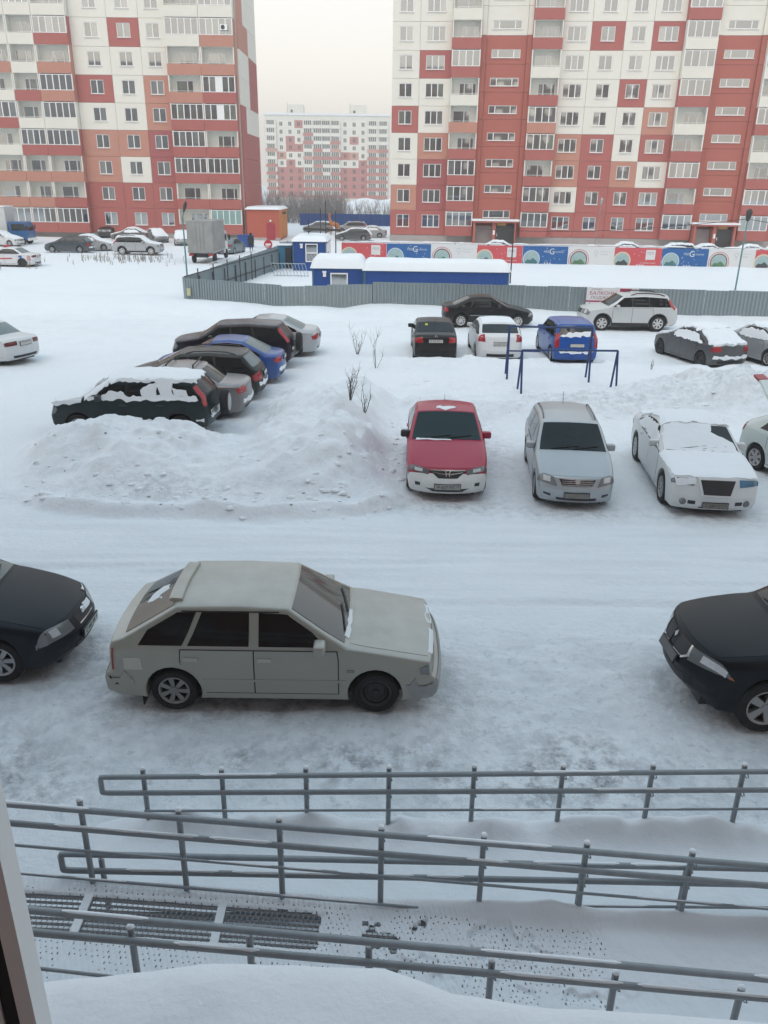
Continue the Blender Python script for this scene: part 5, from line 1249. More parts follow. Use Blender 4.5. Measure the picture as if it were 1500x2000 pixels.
# ---------------------------------------------------------------- grey profiled-sheet fence
FEN=plain('zinc_sheet',(.26,.315,.335),.55,metal=.25,var=.10,scale=.9)
def sheet_mesh(w,h):
    k=('sheet',round(w,2),round(h,2))
    if k in MESH: return MESH[k]
    n=6; pts=[]; p=w/n
    for i in range(n): pts+=[(p*i,0),(p*(i+.38),0),(p*(i+.48),-.05),(p*(i+.88),-.05)]
    pts.append((w,0)); b=MB()
    for z in (0,1):
        for x,y in pts: b.v.append((x,y,h*z))
    m_=len(pts); t=len(b.v)
    for x,y in pts: b.v.append((x,y+.012,0))
    for x,y in pts: b.v.append((x,y+.012,h))
    for i in range(m_-1):
        b.f.append((i,i+1,m_+i+1,m_+i)); b.f.append((t+i+1,t+i,t+m_+i,t+m_+i+1)); b.f.append((m_+i,m_+i+1,t+m_+i+1,t+m_+i))
    b.f+= [(0,m_,t+m_,t),(m_-1,t+m_-1,t+2*m_-1,2*m_-1)]
    MESH[k]=b.mesh('sheet'); return MESH[k]
def sheet_fence(A,B,h0,h1,label,zb=-.3,step=1.15,posts=True,mat=FEN,cat='fence',name='sheet_metal_fence'):
    A,B=Vector(A),Vector(B); d=B-A; L=d.length; ang=math.atan2(d.y,d.x); n=max(1,round(L/step)); w=L/n
    r=empty(name,(A.x,A.y,0),ang); tag(r,label,cat)
    for i in range(n):
        h=h0+(h1-h0)*(i+.5)/n
        o_=obj('sheet',sheet_mesh(w-.004,round(h-zb+random.uniform(-.0,.03),2)),mat,r,(w*i,random.uniform(-.012,.012),zb)); o_.rotation_euler=(random.uniform(-.012,.012),random.uniform(-.004,.004),0)
    for z in (.45,h0-.35): obj('cross_rail',MB().box(0,L,.03,.07,z,z+.05).mesh('cross_rail'),STEEL,r)
    if posts:
        for i in range(0,n+1,2): obj('post',MB().box(-.03,.03,.075,.135,zb,min(h0,h1)-.1).mesh('post'),STEEL,r,(w*i,0,0))
    return r
pA=(-11.25,45.8); pB=(-5.45,42.55); pC=(-.76,43.2); pD=(24,41.2); pE=(-8.6,66)
sheet_fence(pA,pB,1.36,1.40,'corner length of grey metal fence with a small yellow notice')
sheet_fence((pB[0]+.02,pB[1]-.05),(pC[0],pC[1]),1.30,1.46,'middle length of grey metal fence, its sheets mismatched',mat=plain('zinc_sheet_light',(.30,.35,.365),.55,metal=.25,var=.12,scale=.9))
sheet_fence((pC[0]+.02,pC[1]-.06),pD,1.56,1.50,'long grey metal fence carrying the balcony advert')
# the return runs back beside the lorry
sr=sheet_fence(pE,pA,1.75,1.36,'return of the grey metal fence topped with razor wire beside the lorry')
wv=MB(); d=Vector(pA)-Vector(pE); L=d.length
for k in range(46):
    x=L*.12+L*.66*k/45; z=1.86-.30*(x/L); wv.tube([(x,.0,z-.02),(x+.06,-.11,z+.13),(x+.10,.10,z+.14),(x+.16,0,z-.02)],.012,4)
w_=obj('razor_wire',wv.mesh('razor_wire'),plain('frosted_wire',(.66,.68,.70),.6),sr); w_['kind']='stuff'
for k in range(5):
    x=L*(.40+.13*k); obj('post',MB().tube([(x,.25,-.2),(x,.25,2.0-.3*x/L)],.035,6).mesh('post'),DARKMET,sr)
no=obj('yellow_notice',MB().box(-.14,.14,-.02,.0,-.2,.2).mesh('notice'),plain('notice_yellow',(.50,.50,.30),.6,var=.3,scale=8)); p=yp(369,570,45.45); no.location=(p.x,p.y-.03,p.z); no.rotation_euler=(0,0,math.atan2(pB[1]-pA[1],pB[0]-pA[0])); tag(no,'small pale yellow notice on the fence corner','notice')
# adverts on the fence
MAG=plain('print_magenta',(.36,.012,.07),.6,var=.08); MAG2=plain('print_dark_magenta',(.24,.03,.08),.6); GREYI=plain('print_grey',(.18,.18,.19),.6); ADW=plain('advert_white',(.72,.72,.73),.55,var=.08)
fdir=(Vector(pD)-Vector((pC[0]+.02,pC[1]-.06))); fang=math.atan2(fdir.y,fdir.x)
def fy(x): return pC[1]-.06+(x-pC[0]-.02)*fdir.y/fdir.x
def advert(u0,u1,v0,v1,label):
    u=(u0+u1)/2; x=yp(u,v0,42.4).x; Y=fy(x)-.10; a=yp(u0,v0,Y); b_=yp(u1,v1,Y); w=b_.x-a.x; h=a.z-b_.z
    o_=obj('advert_board',MB().box(0,w,-.012,0,-h,0).mesh('advert_board'),ADW); o_.location=(a.x,Y,a.z); o_.rotation_euler=(0,0,fang); tag(o_,label,'sign'); return o_,w,h
def word(parent,txt,w,cx,cz,mat,hgt=None,y=-.0145):
    me_=text_mesh(txt,.3,.001); xs_=[v.co.x for v in me_.vertices]; zs_=[v.co.y for v in me_.vertices]
    if not xs_: return
    s_=w/(max(xs_)-min(xs_)); mx=(max(xs_)+min(xs_))/2; mz=(max(zs_)+min(zs_))/2; s2=(hgt/(max(zs_)-min(zs_))) if hgt else s_
    for v in me_.vertices: v.co=((v.co.x-mx)*s_,-v.co.z*.5,(v.co.y-mz)*s2)
    return obj('lettering',me_,mat,parent,(cx,y,cz))
ad,w,h=advert(1147,1204,561,606,'white advert board for balconies with magenta lettering')
word(ad,'остекление',w*.32,w*.30,-h*.075,GREYI)
word(ad,'БАЛКОНЫ',w*.82,w*.51,-h*.24,MAG,h*.16); word(ad,'ЛОДЖИИ',w*.72,w*.49,-h*.45,MAG2,h*.16)
obj('band',MB().box(0,w,-.015,-.0125,-h*.64,-h*.57).mesh('band'),MAG,ad)
word(ad,'8-913-480',w*.52,w*.62,-h*.80,INK)
obj('house_mark',MB().prism([(w*.04,-h*.9),(w*.04,-h*.74),(w*.13,-h*.67),(w*.23,-h*.76),(w*.23,-h*.92),(w*.19,-h*.92),(w*.19,-h*.78),(w*.13,-h*.72),(w*.07,-h*.78),(w*.07,-h*.9)],-.015,-.0125,'Y').mesh('mark'),GREYI,ad)
ad,w,h=advert(1210,1244,562,592,'narrower white advert board for stretch ceilings with a red band')
obj('band',MB().prism([(w*.04,-h*.06),(w*.66,-h*.06),(w*.55,-h*.26),(w*.04,-h*.26)],-.015,-.0125,'Y').mesh('band'),MAG,ad)
word(ad,'цена',w*.24,w*.81,-h*.17,GREYI); word(ad,'ПОТОЛКИ',w*.84,w*.5,-h*.45,GREYI,h*.2); obj('band',MB().box(w*.04,w*.5,-.015,-.0125,-h*.82,-h*.66).mesh('band'),MAG2,ad)
# ---------------------------------------------------------------- blue site cabins
BLU=plain('cabin_blue',(.010,.062,.26),.45,metal=.1,var=.12,scale=1.2); BLU2=plain('cabin_blue_pale',(.05,.13,.20),.5,var=.2)
def soft_snow(w,d,t,seed,ov=.12,cell=.16):
    """pillow of snow on a flat roof"""
    nx_,ny_=max(6,int(w/cell)),max(6,int(d/cell)); xs_=np.linspace(-ov,w+ov,nx_+1); ys_=np.linspace(-ov,d+ov,ny_+1); X_,Y_=np.meshgrid(xs_,ys_)
    e=np.minimum(np.minimum(X_+ov,w+ov-X_),np.minimum(Y_+ov,d+ov-Y_)); Z_=t*np.sqrt(np.clip(e/.38,0,1))*(1+.14*fbm(X_+seed*7,Y_,1.3,3,seed))
    Z_=np.where(e<1e-6,-.05,Z_)
    b=MB(); b.v=[tuple(q) for q in np.stack([X_,Y_,Z_],-1).reshape(-1,3)]; m_=nx_+1
    for j in range(ny_):
        for i in range(nx_): a=j*m_+i; b.f.append((a,a+1,a+1+m_,a+m_))
    return b.mesh('snow_cover',60)
def cabin(x0,x1,y,dep,z0,z1,label,win=None,snowt=.5,ang=0,lamp=None,side=None):
    r=empty('site_cabin',(x0,y,0),ang); tag(r,label,'cabin'); w=x1-x0
    b=MB(); b.box(0,w,0,dep,z0,z1)
    wl=obj('wall',b.mesh('wall'),BLU,r)
    n=max(2,round(w/.22)); rb_=MB()
    rib=MESH.setdefault(('rib',round(z1-z0,2)),MB().box(-.035,.035,-.022,-.001,z0+.08,z1-.14).mesh('rib'))
    for i in range(1,n):
        x=w*i/n
        if win and win[0]-.12<x<win[0]+win[2]+.12: continue
        obj('rib',rib,BLU,wl,(x,0,0))
    obj('roof_rim',MB().box(-.05,w+.05,-.06,dep+.05,z1+.002,z1+.10).mesh('roof_rim'),BLU2,r)
    for x in (0,w-.08): obj('corner_post',MB().box(x-.004,x+.084,-.035,.05,z0,z1-.001).mesh('corner_post'),BLU2,r)
    s_=obj('snow_cover',soft_snow(w,dep,snowt,int(abs(x0*3))+3),SNOW,r,(0,0,z1+.103))
    if win:
        wx,wz,ww,wh,nn=win
        o_=window(r,wx,-.03,wz,ww,wh,1 if nn==1 else 1,sill=False)
        if nn==2: obj('transom',MB().box(.03,ww-.03,-.085,-.03,wh*.47,wh*.53).mesh('transom'),WHT,o_)
    if lamp: 
        l_=obj('wall_lamp',MB().box(lamp-.09,lamp+.09,-.2,-.02,z1-.42,z1-.18).mesh('wall_lamp'),WHT,r); obj('lamp_cap',MB().box(lamp-.12,lamp+.12,-.24,-.02,z1-.176,z1-.10).mesh('lamp_cap'),SNOW,l_)
    return r
Y1=49.5; a=yp(608,527,Y1); b_=yp(711,530,Y1); c_=yp(995,533,Y1)
cabin(a.x,b_.x-.02,Y1+.5,3.2,-.3,a.z,'short blue site cabin with a square white window behind the fence',win=(1.1,a.z-1.15,1.05,.95,1),snowt=.62,lamp=.75)
cabin(b_.x,c_.x,Y1,2.4,-.3,a.z-.05,'long blue site cabin with an unbroken snow roof',snowt=.55)
Y2=65.0; a=yp(571,473,Y2); b_=yp(637,473,Y2)
bc=cabin(a.x,b_.x,Y2,5.0,-.2,a.z,'far blue site cabin with a two-pane white window',win=(1.0,.65,.95,1.35,2),snowt=.32,lamp=.7,ang=R_(0))
obj('end_sheet',MB().box(b_.x-a.x+.002,b_.x-a.x+.02,.1,4.9,0,a.z-.1).mesh('end_sheet'),WHT,bc)
obj('end_stripe',MB().box(b_.x-a.x+.021,b_.x-a.x+.03,.8,2.2,.9,1.3).mesh('end_stripe'),plain('stripe_blue2',(.05,.10,.4),.5),bc)
# guard booth, hurdle, no-entry post, dark beam on the far cabin
gb=empty('guard_booth',(a.x-1.35,66.2,0)); tag(gb,'small teal-blue booth against the far cabin','booth')
obj('wall',MB().box(0,1.1,0,1.2,0,1.75).mesh('wall'),plain('booth_teal',(.03,.16,.27),.5),gb); obj('door',MB().box(.62,1.09,-.02,-.001,.05,1.6).mesh('door'),INK,gb); obj('roof',MB().box(-.06,1.15,-.08,1.3,1.753,1.83).mesh('roof'),SNOW,gb)
hd=empty('barrier_hurdle',(-8.2,60.5,0),R_(-4)); tag(hd,'leaning grey barred hurdle before the booth','barrier')
for k in range(11): obj('bar',MB().tube([(.25*k,0,0),(.25*k-.28,.1,.95)],.022,5).mesh('bar'),plain('hurdle_grey',(.34,.40,.44),.5),hd)
for z in (.08,.9): obj('rail',MB().tube([(-.28*z,.1*z,z),(2.5-.28*z,.1*z,z)],.026,5).mesh('rail'),plain('hurdle_grey',(.34,.40,.44),.5),hd)
p=gp(526,531); ne=empty('no_entry_sign',(p.x,p.y,0)); tag(ne,'round red no-entry sign on a thin post by the gate','sign')
obj('post',MB().tube([(0,0,-.1),(0,0,2.2)],.03,6).mesh('post'),WHT,ne); dsk=obj('disc',MB().lathe([(0,-.02),(.32,-.02),(.32,.01),(0,.01)],20,'Y',(0,-.03,2.0)).mesh('disc'),STR,ne)
obj('bar',MB().box(-.2,.2,-.056,-.051,1.94,2.06).mesh('bar'),WHT,dsk)
gt=empty('mesh_gate',gp(548,518).to_tuple(),R_(62)); tag(gt,'pale mesh gate standing open beside the no-entry sign','gate')
for x in (0,1.1,2.2,3.3,4.4): obj('post',MB().tube([(x,0,-.1),(x,0,1.9)],.035,6).mesh('post'),ALLOY,gt)
for z in (.15,.7,1.25,1.85): obj('rail',MB().tube([(0,0,z),(4.4,0,z)],.02,5).mesh('rail'),ALLOY,gt)
for i in range(4): obj('panel',MB().box(1.1*i+.05,1.1*i+1.05,.0,.012,.2,1.8).mesh('panel'),plain('gate_sheet',(.42,.45,.47),.6,var=.2),gt)
bm_=obj('timber_beam',MB().box(0,3.0,0,.16,0,.16).mesh('beam'),plain('dark_timber',(.05,.045,.04),.8)); q=yp(592,450,66.5); bm_.location=(q.x,67.2,q.z); bm_.rotation_euler=(0,.03,R_(6)); tag(bm_,'dark timber beam lying on snow above the far cabin','beam')
# ---------------------------------------------------------------- banners on the mesh fence
BR,BB,BW=plain('banner_red',(.52,.075,.085),.6,var=.05,scale=1),plain('banner_blue',(.012,.10,.30),.6,var=.05,scale=1),plain('banner_white',(.62,.63,.63),.6,var=.05,scale=1)
P0=Vector((-4.0,75.0)); P1=Vector((34.2,72.8)); dB=P1-P0; aB=math.atan2(dB.y,dB.x)
def banner_x(u): 
    d=ray(u,490); n=Vector((-dB.y,dB.x)); k=P0.dot(n)/(d.x*n.x+d.y*n.y); q=Vector((d.x*k,d.y*k)); return (q-P0).length*(1 if (q-P0).dot(dB)>0 else -1)
edges=[667,755,842,932,1021,1110,1201,1294,1385,1477,1572,1668]
ringm={}
for i in range(len(edges)-1):
    x0,x1=banner_x(edges[i]),banner_x(edges[i+1]); w=x1-x0; k=i%3; h=1.75
    o_=obj('banner',MB().box(.01,w-.01,-.012,0,-.55,1.48).mesh('banner'),(BR,BB,BW)[k]); q=P0+dB.normalized()*x0; o_.location=(q.x,q.y,0); o_.rotation_euler=(0,0,aB)
    nth=i//3
    tag(o_,('red festive banner with round picture and white square emblem','blue banner with white lettering and a round picture','white banner with a ringed round picture and grey lettering')[k],'banner','banners along the mesh fence')
    for r0,r1,cx_,mt in ((.86,.0,.18,plain('disc_sky',(.30,.42,.42),.6,var=.25,scale=3)),) :
        cx=w*(.17 if k==0 else .20 if k==1 else .24); rad=.62
        obj('round_picture',MB().lathe([(0,-.0165),(rad,-.0165),(rad,-.0125)],28,'Y',(cx,0,.38)).mesh('disc'),mt,o_)
        obj('ring',MB().lathe([(rad+.02,-.0165),(rad+.13,-.0165),(rad+.13,-.0125),(rad+.02,-.0125)],28,'Y',(cx,0,.38)).mesh('ring'),(plain('ring_cream',(.60,.58,.42),.6),plain('ring_pale',(.45,.55,.62),.6),plain('ring_brown',(.17,.09,.09),.6))[k],o_)
        obj('picture_ground',MB().prism([(cx-.55,.10),(cx-.35,.36),(cx-.1,.30),(cx+.15,.48),(cx+.4,.28),(cx+.55,.12),(cx+.4,-.08),(cx-.4,-.08)],-.0205,-.0168,'Y').mesh('ground'),(plain('pic_dark',(.05,.06,.06),.6,var=.5,scale=8),plain('pic_teal',(.05,.16,.17),.6,var=.5,scale=8),plain('pic_green',(.08,.18,.09),.6,var=.5,scale=8))[k],o_)
        if k==2: obj('ring',MB().lathe([(rad+.22,-.0165),(rad+.27,-.0165),(rad+.27,-.0125),(rad+.22,-.0125)],28,'Y',(cx,0,.38)).mesh('ring'),plain('ring_red',(.45,.10,.10),.6),o_)
    if k==0:
        sq=obj('emblem_square',MB().box(w*.66,w*.86,-.016,-.0125,.50,1.32).mesh('square'),BW,o_); word(sq,'ПСП',w*.13,w*.76,1.02,plain('emblem_ink',(.25,.12,.12),.6),y=-.018)
        word(o_,'С Новым годом',w*.32,w*.72,.22,BW)
    elif k==1:
        word(o_,'КВД',w*.12,w*.53,1.02,BW); gw=word(o_,'G',w*.10,w*.645,1.05,BW,.5); word(o_,'ГАЗПРОМ',w*.20,w*.80,1.0,BW)
    else:
        word(o_,'администрация',w*.22,w*.80,1.10,plain('ink_pale',(.40,.42,.42),.6)); word(o_,'города',w*.16,w*.77,.86,plain('ink_pale',(.40,.42,.42),.6))
        obj('emblem',MB().lathe([(.14,-.0165),(.17,-.0165),(.17,-.0125),(.14,-.0125)],16,'Y',(w*.60,0,1.02)).mesh('emblem'),plain('ink_pale2',(.36,.38,.37),.6),o_)
        obj('emblem_stem',MB().box(w*.60-.02,w*.60+.02,-.0165,-.0125,.6,.84).mesh('stem'),plain('ink_pale2',(.36,.38,.37),.6),o_)
    random.seed(i)
    for j in range(9 if k<2 else 3): 
        fx,fz=random.uniform(.42,.95)*w,random.uniform(.1,1.4); obj('snowflake',MB().box(fx-.03,fx+.03,-.0155,-.0127,fz-.03,fz+.03).mesh('flake'),BW,o_)
    for j in range(3): obj('candle_mark',MB().box(w*(.50+.06*j)-.05,w*(.50+.06*j)+.05,-.0155,-.0127,-.1,.12).mesh('mark'),BW,o_)
mf=empty('mesh_fence',(P0.x,P0.y+.04,0),aB); tag(mf,'low mesh fence behind the row of banners, snow on its rail','fence'); Lb=banner_x(1668)
x=0
while x<Lb: obj('post',MB().tube([(x,.03,-.2),(x,.03,1.62)],.03,5).mesh('post'),ALLOY,mf); x+=2.5
obj('top_rail',MB().tube([(0,.03,1.55),(Lb,.03,1.55)],.025,5).mesh('top_rail'),ALLOY,mf)
random.seed(3); b=MB(); x=0
while x<Lb:
    w=random.uniform(.5,2.2); h=random.uniform(.04,.13); n=6
    for j in range(n):
        t0,t1=j/n,(j+1)/n; h0,h1=h*math.sin(math.pi*t0)**.5,h*math.sin(math.pi*t1)**.5
        b.quad((x+w*t0,-.05,1.575),(x+w*t1,-.05,1.575),(x+w*t1,-.03,1.575+h1),(x+w*t0,-.03,1.575+h0)); b.quad((x+w*t0,-.03,1.575+h0),(x+w*t1,-.03,1.575+h1),(x+w*t1,.11,1.575),(x+w*t0,.11,1.575))
    x+=w+random.uniform(0,.7)
so_=obj('rail_snow',b.mesh('rail_snow'),SNOW,mf)
# ---------------------------------------------------------------- brick substation, far blue fence, bank with scrub
SUB=plain('substation_red',(.42,.10,.062),.8,var=.1,scale=2); SUBO=plain('substation_orange',(.55,.20,.05),.8,var=.12,scale=2)
q0=yp(482,440,101); q1=yp(546,440,101)
sb=empty('substation',(q0.x,101.0,0),R_(0)); tag(sb,'low orange-red utility building with a red door beside the left block','building'); w=q1.x-q0.x
obj('wall',MB().box(0,w,0,7.5,0,3.45).mesh('wall'),SUB,sb)
obj('end_wall',MB().box(w+.002,w+.03,0,7.5,.25,3.44).mesh('end_wall'),SUBO,sb)
for i in range(9): obj('cladding_strip',MB().box(w+.031,w+.06,.1+.83*i,.1+.83*i+.78,.25,3.43).mesh('strip'),SUBO,sb)
obj('plinth',MB().box(-.03,w+.07,-.05,-.002,0,.3).mesh('plinth'),PLINTH,sb)
dd=obj('door',MB().box(2.35,3.35,-.06,-.002,.05,1.95).mesh('door'),plain('door_crimson',(.34,.03,.045),.5),sb); obj('door_lamp',MB().box(2.75,2.95,-.16,-.06,2.1,2.3).mesh('door_lamp'),WHT,sb)
obj('roof',soft_snow(w,7.5,.26,9,.2,.3),SNOW,sb,(0,0,3.48))
for k in range(3): obj('vent',MB().box(w+.06,w+.2,2.6+1.2*k,3.0+1.2*k,2.85,3.1).mesh('vent'),DARKMET,sb)
bf=sheet_fence((-14.5,140),(4.0,140.5),1.85,1.85,'long blue sheet fence across the gap between the blocks',posts=False,mat=plain('blue_sheet',(.010,.055,.22),.5,var=.08,scale=1),step=1.2)
# far bank
n1,n2=90,26; b=MB()
for j in range(n2):
    for i in range(n1):
        x=-40+70*i/(n1-1); y=152+34*j/(n2-1); e=math.sin(math.pi*min(1,j/(n2-1)*1.0)); hh=(2.6+1.6*float(fbm(np.array([x]),np.array([y]),9,3,101)[0])+1.2*float(sst(-18,-2,np.array([x]))[0]))*e
        b.v.append((x,y,max(-.3,hh-.25)))
for j in range(n2-1):
    for i in range(n1-1): a=j*n1+i; b.f.append((a,a+1,a+1+n1,a+n1))
bk=obj('snow_bank',b.mesh('snow_bank',60),SNOW); bk['kind']='structure'
TWIG=plain('twig',(.10,.085,.075),.9,var=.4,scale=5)
def brush(name,pts,hmin,hmax,r,label,cat,kind=None,per=5,seed=1,spread=.5,mat=TWIG,group=None):
    random.seed(seed); b=MB(); cx=sum(p[0] for p in pts)/len(pts); cy=sum(p[1] for p in pts)/len(pts); cz=pts[0][2] if len(pts)==1 else 0
    for (x,y,z) in pts:
        for k in range(per):
            h=random.uniform(hmin,hmax); a=random.random()*6.28; l=random.uniform(.05,spread)*h
            p0=Vector((x-cx,y-cy,z-cz-.1)); p2=p0+Vector((math.cos(a)*l,math.sin(a)*l,h+.1)); p1=(p0+p2)/2+Vector((random.uniform(-.1,.1)*h,random.uniform(-.1,.1)*h,.06*h))
            b.tube([p0,p1,p2],[r,r*.7,r*.25],4,False)
            for s_ in range(random.randint(2,4)):
                t=random.uniform(.3,.9); q=p0.lerp(p1,t*2) if t<.5 else p1.lerp(p2,t*2-1); d=Vector((random.uniform(-1,1),random.uniform(-1,1),random.uniform(.5,1.6))).normalized()*h*random.uniform(.14,.34)
                b.tube([q,q+d*.5,q+d+Vector((0,0,.04*h))],[r*.55,r*.4,r*.18],3,False)
    o_=obj(name,b.mesh(name),mat); o_.location=(cx,cy,cz); tag(o_,label,cat,group,kind); return o_
random.seed(5); pts=[]
for k in range(420):
    x=random.uniform(-26,-8) if random.random()<.8 else random.uniform(-9,1); y=random.uniform(146,160); pts.append((x,y,.0 if x<-8 else -1.2))
brush('scrub',pts,1.6,5.2 ,.045,'grey leafless scrub on the far bank',None,'stuff',per=4,seed=6,spread=.35,mat=plain('far_twig',(.26,.23,.22),.9,var=.3))
# orange animal figure by the blue fence
og=empty('animal_figure',gp(652,458).to_tuple()); tag(og,'orange spotted long-necked animal figure before the blue fence','statue')
ORG=plain('figure_orange',(.50,.18,.05),.6,var=.35,scale=4)
sk=MB(); sk.tube([(-.75,0,2.3),(-.65,0,2.55),(-.35,0,2.5)],[.10,.17,.10],8).tube([(-.62,0,2.5),(-.5,0,1.9),(-.35,0,1.45)],[.13,.16,.26],8).tube([(-.45,0,1.35),(0,0,1.35),(.55,0,1.15),(.72,0,1.0)],[.22,.32,.30,.12],8)
obj('body',sk.mesh('body',60),ORG,og)
for x,y in ((-.4,-.16),(-.4,.16),(.55,-.16),(.55,.16)): obj('leg',MB().tube([(x,y,1.25),(x,y,.0)],[.11,.08],6).mesh('leg',60),ORG,og)
for s_ in (-1,1): obj('horn',MB().tube([(-.6,s_*.07,2.65),(-.58,s_*.1,2.9)],.03,5).mesh('horn'),ORG,og)
# ---------------------------------------------------------------- lamp posts and cables
TEAL=plain('pole_teal',(.09,.21,.22),.5,var=.15); PGREY=plain('pole_grey',(.24,.25,.25),.6)
def lamp_post(u,v,Ytop,label,mat,head='long',lean=(0,0),r=.06):
    b0=gp(u,v); r_=empty('lamp_post',(b0.x,b0.y,gz(b0.x,b0.y)-.05)); tag(r_,label,'lamp post'); t=Vector(lean)
    obj('pole',MB().tube([(0,0,0),(t.x,t.y,Ytop)],[r,r*.8],8).mesh('pole',50),mat,r_)
    if head=='long':
        obj('arm',MB().tube([(t.x,t.y,Ytop-.02),(t.x+.2,t.y-.2,Ytop+.45)],.03,6).mesh('arm'),mat,r_)
        obj('lamp_head',MB().tube([(t.x+.14,t.y-.14,Ytop+.36),(t.x+.3,t.y-.34,Ytop+.72),(t.x+.42,t.y-.5,Ytop+.98)],[.06,.13,.07],8).mesh('lamp_head',50),DARKMET,r_)
    else: obj('lamp_head',MB().tube([(t.x,t.y,Ytop-.05),(t.x,t.y-.05,Ytop+.2),(t.x,t.y-.12,Ytop+.55),(t.x,t.y-.14,Ytop+.7)],[.09,.17,.2,.06],10).mesh('lamp_head',50),DARKMET if head=='dark' else ALLOY,r_)
    return Vector((b0.x+t.x,b0.y+t.y,Ytop))
t1=lamp_post(366,546,4.0,'teal lamp post with a tilted head at the fence corner',TEAL,'long')
t2=lamp_post(1436,566,4.5,'teal lamp post standing in the snow field with a dark head',TEAL,'dark',(.02,0))
t3=lamp_post(1161,481,4.6,'thin grey lamp post in front of the right block windows',PGREY,'pale',(.25,0),.05)
for u,v,zt,lab in ((996,553,3.9,'tall black pole beside the long site cabin'),(604,520,3.6,'black pole in front of the far cabin window'),(627,515,4.4,'black pole at the far cabin middle'),(637,515,5.0,'black pole at the far cabin corner'),(656,515,4.2,'black pole behind the far cabin end')):
    p=gp(u,v); o_=obj('pole',MB().tube([(0,0,-.2),(0.02,0,zt)],[.05,.04],7).mesh('pole'),DARKMET); o_.location=(p.x,p.y,0); tag(o_,lab,'pole')
def cable(A,B,sag,label,r=.018):
    A,B=Vector(A),Vector(B); pts=[A.lerp(B,k/24)-Vector((0,0,sag*4*(k/24)*(1-k/24)))-A for k in range(25)]
    o_=obj('cable',MB().tube(pts,r,5).mesh('cable'),DARKMET); o_.location=A; tag(o_,label,'cable')
cable(t2,(8.6,80,2.6),.5,'black cable sagging from the dark-headed lamp post past the red entrance',.02)
cable(t2,(42,70,3.6),.4,'black cable running on past the right edge from the dark-headed lamp post',.02)
# ---------------------------------------------------------------- blue pipe frames
PB=plain('pipe_blue',(.015,.04,.14),.45,var=.25,scale=6)
def pipe_frame(uL,vL,uR,vR,zt,label,mid=False,sp=.35):
    a,b_=gp(uL,vL),gp(uR,vR); r_=empty('pipe_frame',(a.x,a.y,0),math.atan2(b_.y-a.y,b_.x-a.x)); tag(r_,label,'pipe frame'); L=(b_-a).length
    for x in (0,L):
        for s_ in (-1,1): obj('leg',MB().tube([(x,0,zt),(x,s_*sp,-.1)],.035,8).mesh('leg',50),PB,r_)
    obj('top_bar',MB().tube([(0,0,zt),(L,0,zt)],.033,8).mesh('top_bar',50),PB,r_)
    if mid:
        obj('mid_bar',MB().tube([(0,0,zt*.55),(L*.40,0,zt*.55)],.028,8).mesh('mid_bar',50),PB,r_)
pipe_frame(988,742,1146,746,1.84,'taller blue pipe frame standing behind the lower one',True)
pipe_frame(1014,765,1197,766,1.36,'lower blue pipe frame in front of the compact van')
# ---------------------------------------------------------------- shrubs and dry stalks
for (u,v,hm,hx,per,lab,sd) in ((698,692,.5,1.15,9,'bare shrub alone in the snow before the metal fence',1),(734,719,.4,1.45,5,'thin bare sapling stems behind the big shrub',2),(684,796,.35,.95,12,'largest bare shrub on the snow bank beside the red saloon',3),(712,797,.35,.85,7,'slim bare shrub right of the largest one',4),(1272,720,.3,.5,3,'two short stubs beside the charcoal saloon',5)):
    p=gp(u,v); z=gz(p.x,p.y); p=gp(u,v,z) if z<1.5 else p; brush('bare_shrub',[(p.x,p.y,gz(p.x,p.y))],hm,hx,.0105,lab,'shrub',per=per,seed=sd,spread=.45)
random.seed(8); pts=[]
for k in range(150):
    u=random.choice([random.gauss(40,35),random.gauss(265,40),random.gauss(220,60)]); v=random.gauss(524 if u<120 else 513,5); p=gp(u,v); pts.append((p.x,p.y,gz(p.x,p.y)))
brush('dry_stalks',pts,.2,.65,.012,'dry weed stalks poking through the far snow',None,'stuff',per=3,seed=9,spread=.4,mat=plain('stalk',(.20,.16,.12),.9))
# ---------------------------------------------------------------- person walking towards the left block
pr=empty('person',gp(491,492).to_tuple(),R_(10)); tag(pr,'person in a long dark coat walking away beside the lorry','person')
me=bpy.data.meshes.new('body')
J=[(0,0,.95),(0,.02,1.2),(0,.02,1.42),(0,.03,1.54),(0,.05,1.66),(.1,0,.9),(.11,.08,.5),(.11,-.02,.09),(.11,.10,.04),(-.1,0,.9),(-.11,-.1,.5),(-.11,-.22,.12),(-.11,-.12,.05),(.2,.02,1.4),(.27,.0,1.12),(.26,.1,.88),(.26,.13,.80),(-.2,.02,1.4),(-.27,.03,1.12),(-.26,-.06,.88),(-.26,-.08,.80)]
Ed=[(0,1),(1,2),(2,3),(3,4),(0,5),(5,6),(6,7),(7,8),(0,9),(9,10),(10,11),(11,12),(2,13),(13,14),(14,15),(15,16),(2,17),(17,18),(18,19),(19,20)]
Rd=[.17,.18,.17,.07,.11,.11,.075,.05,.05,.11,.075,.05,.05,.085,.065,.05,.045,.085,.065,.05,.045]
me.from_pydata(J,Ed,[]); po=obj('body',me,plain('coat_dark',(.02,.02,.024),.9,var=.3),pr)
ms=po.modifiers.new('skin','SKIN'); sv=me.skin_vertices[0].data if me.skin_vertices else None
if sv is None:
    bmx=bmesh.new(); bmx.from_mesh(me); bmx.verts.layers.skin.verify(); bmx.to_mesh(me); bmx.free(); sv=me.skin_vertices[0].data
for i,r0 in enumerate(Rd): sv[i].radius=(r0,r0*.8)
sv[0].use_root=True
po.modifiers.new('sub','SUBSURF').levels=1; po.modifiers[-1].render_levels=2
obj('coat_skirt',MB().lathe([(.20,1.15),(.23,.9),(.27,.62),(.25,.60)],14,'Z').mesh('skirt',60),MATS['coat_dark'],pr)
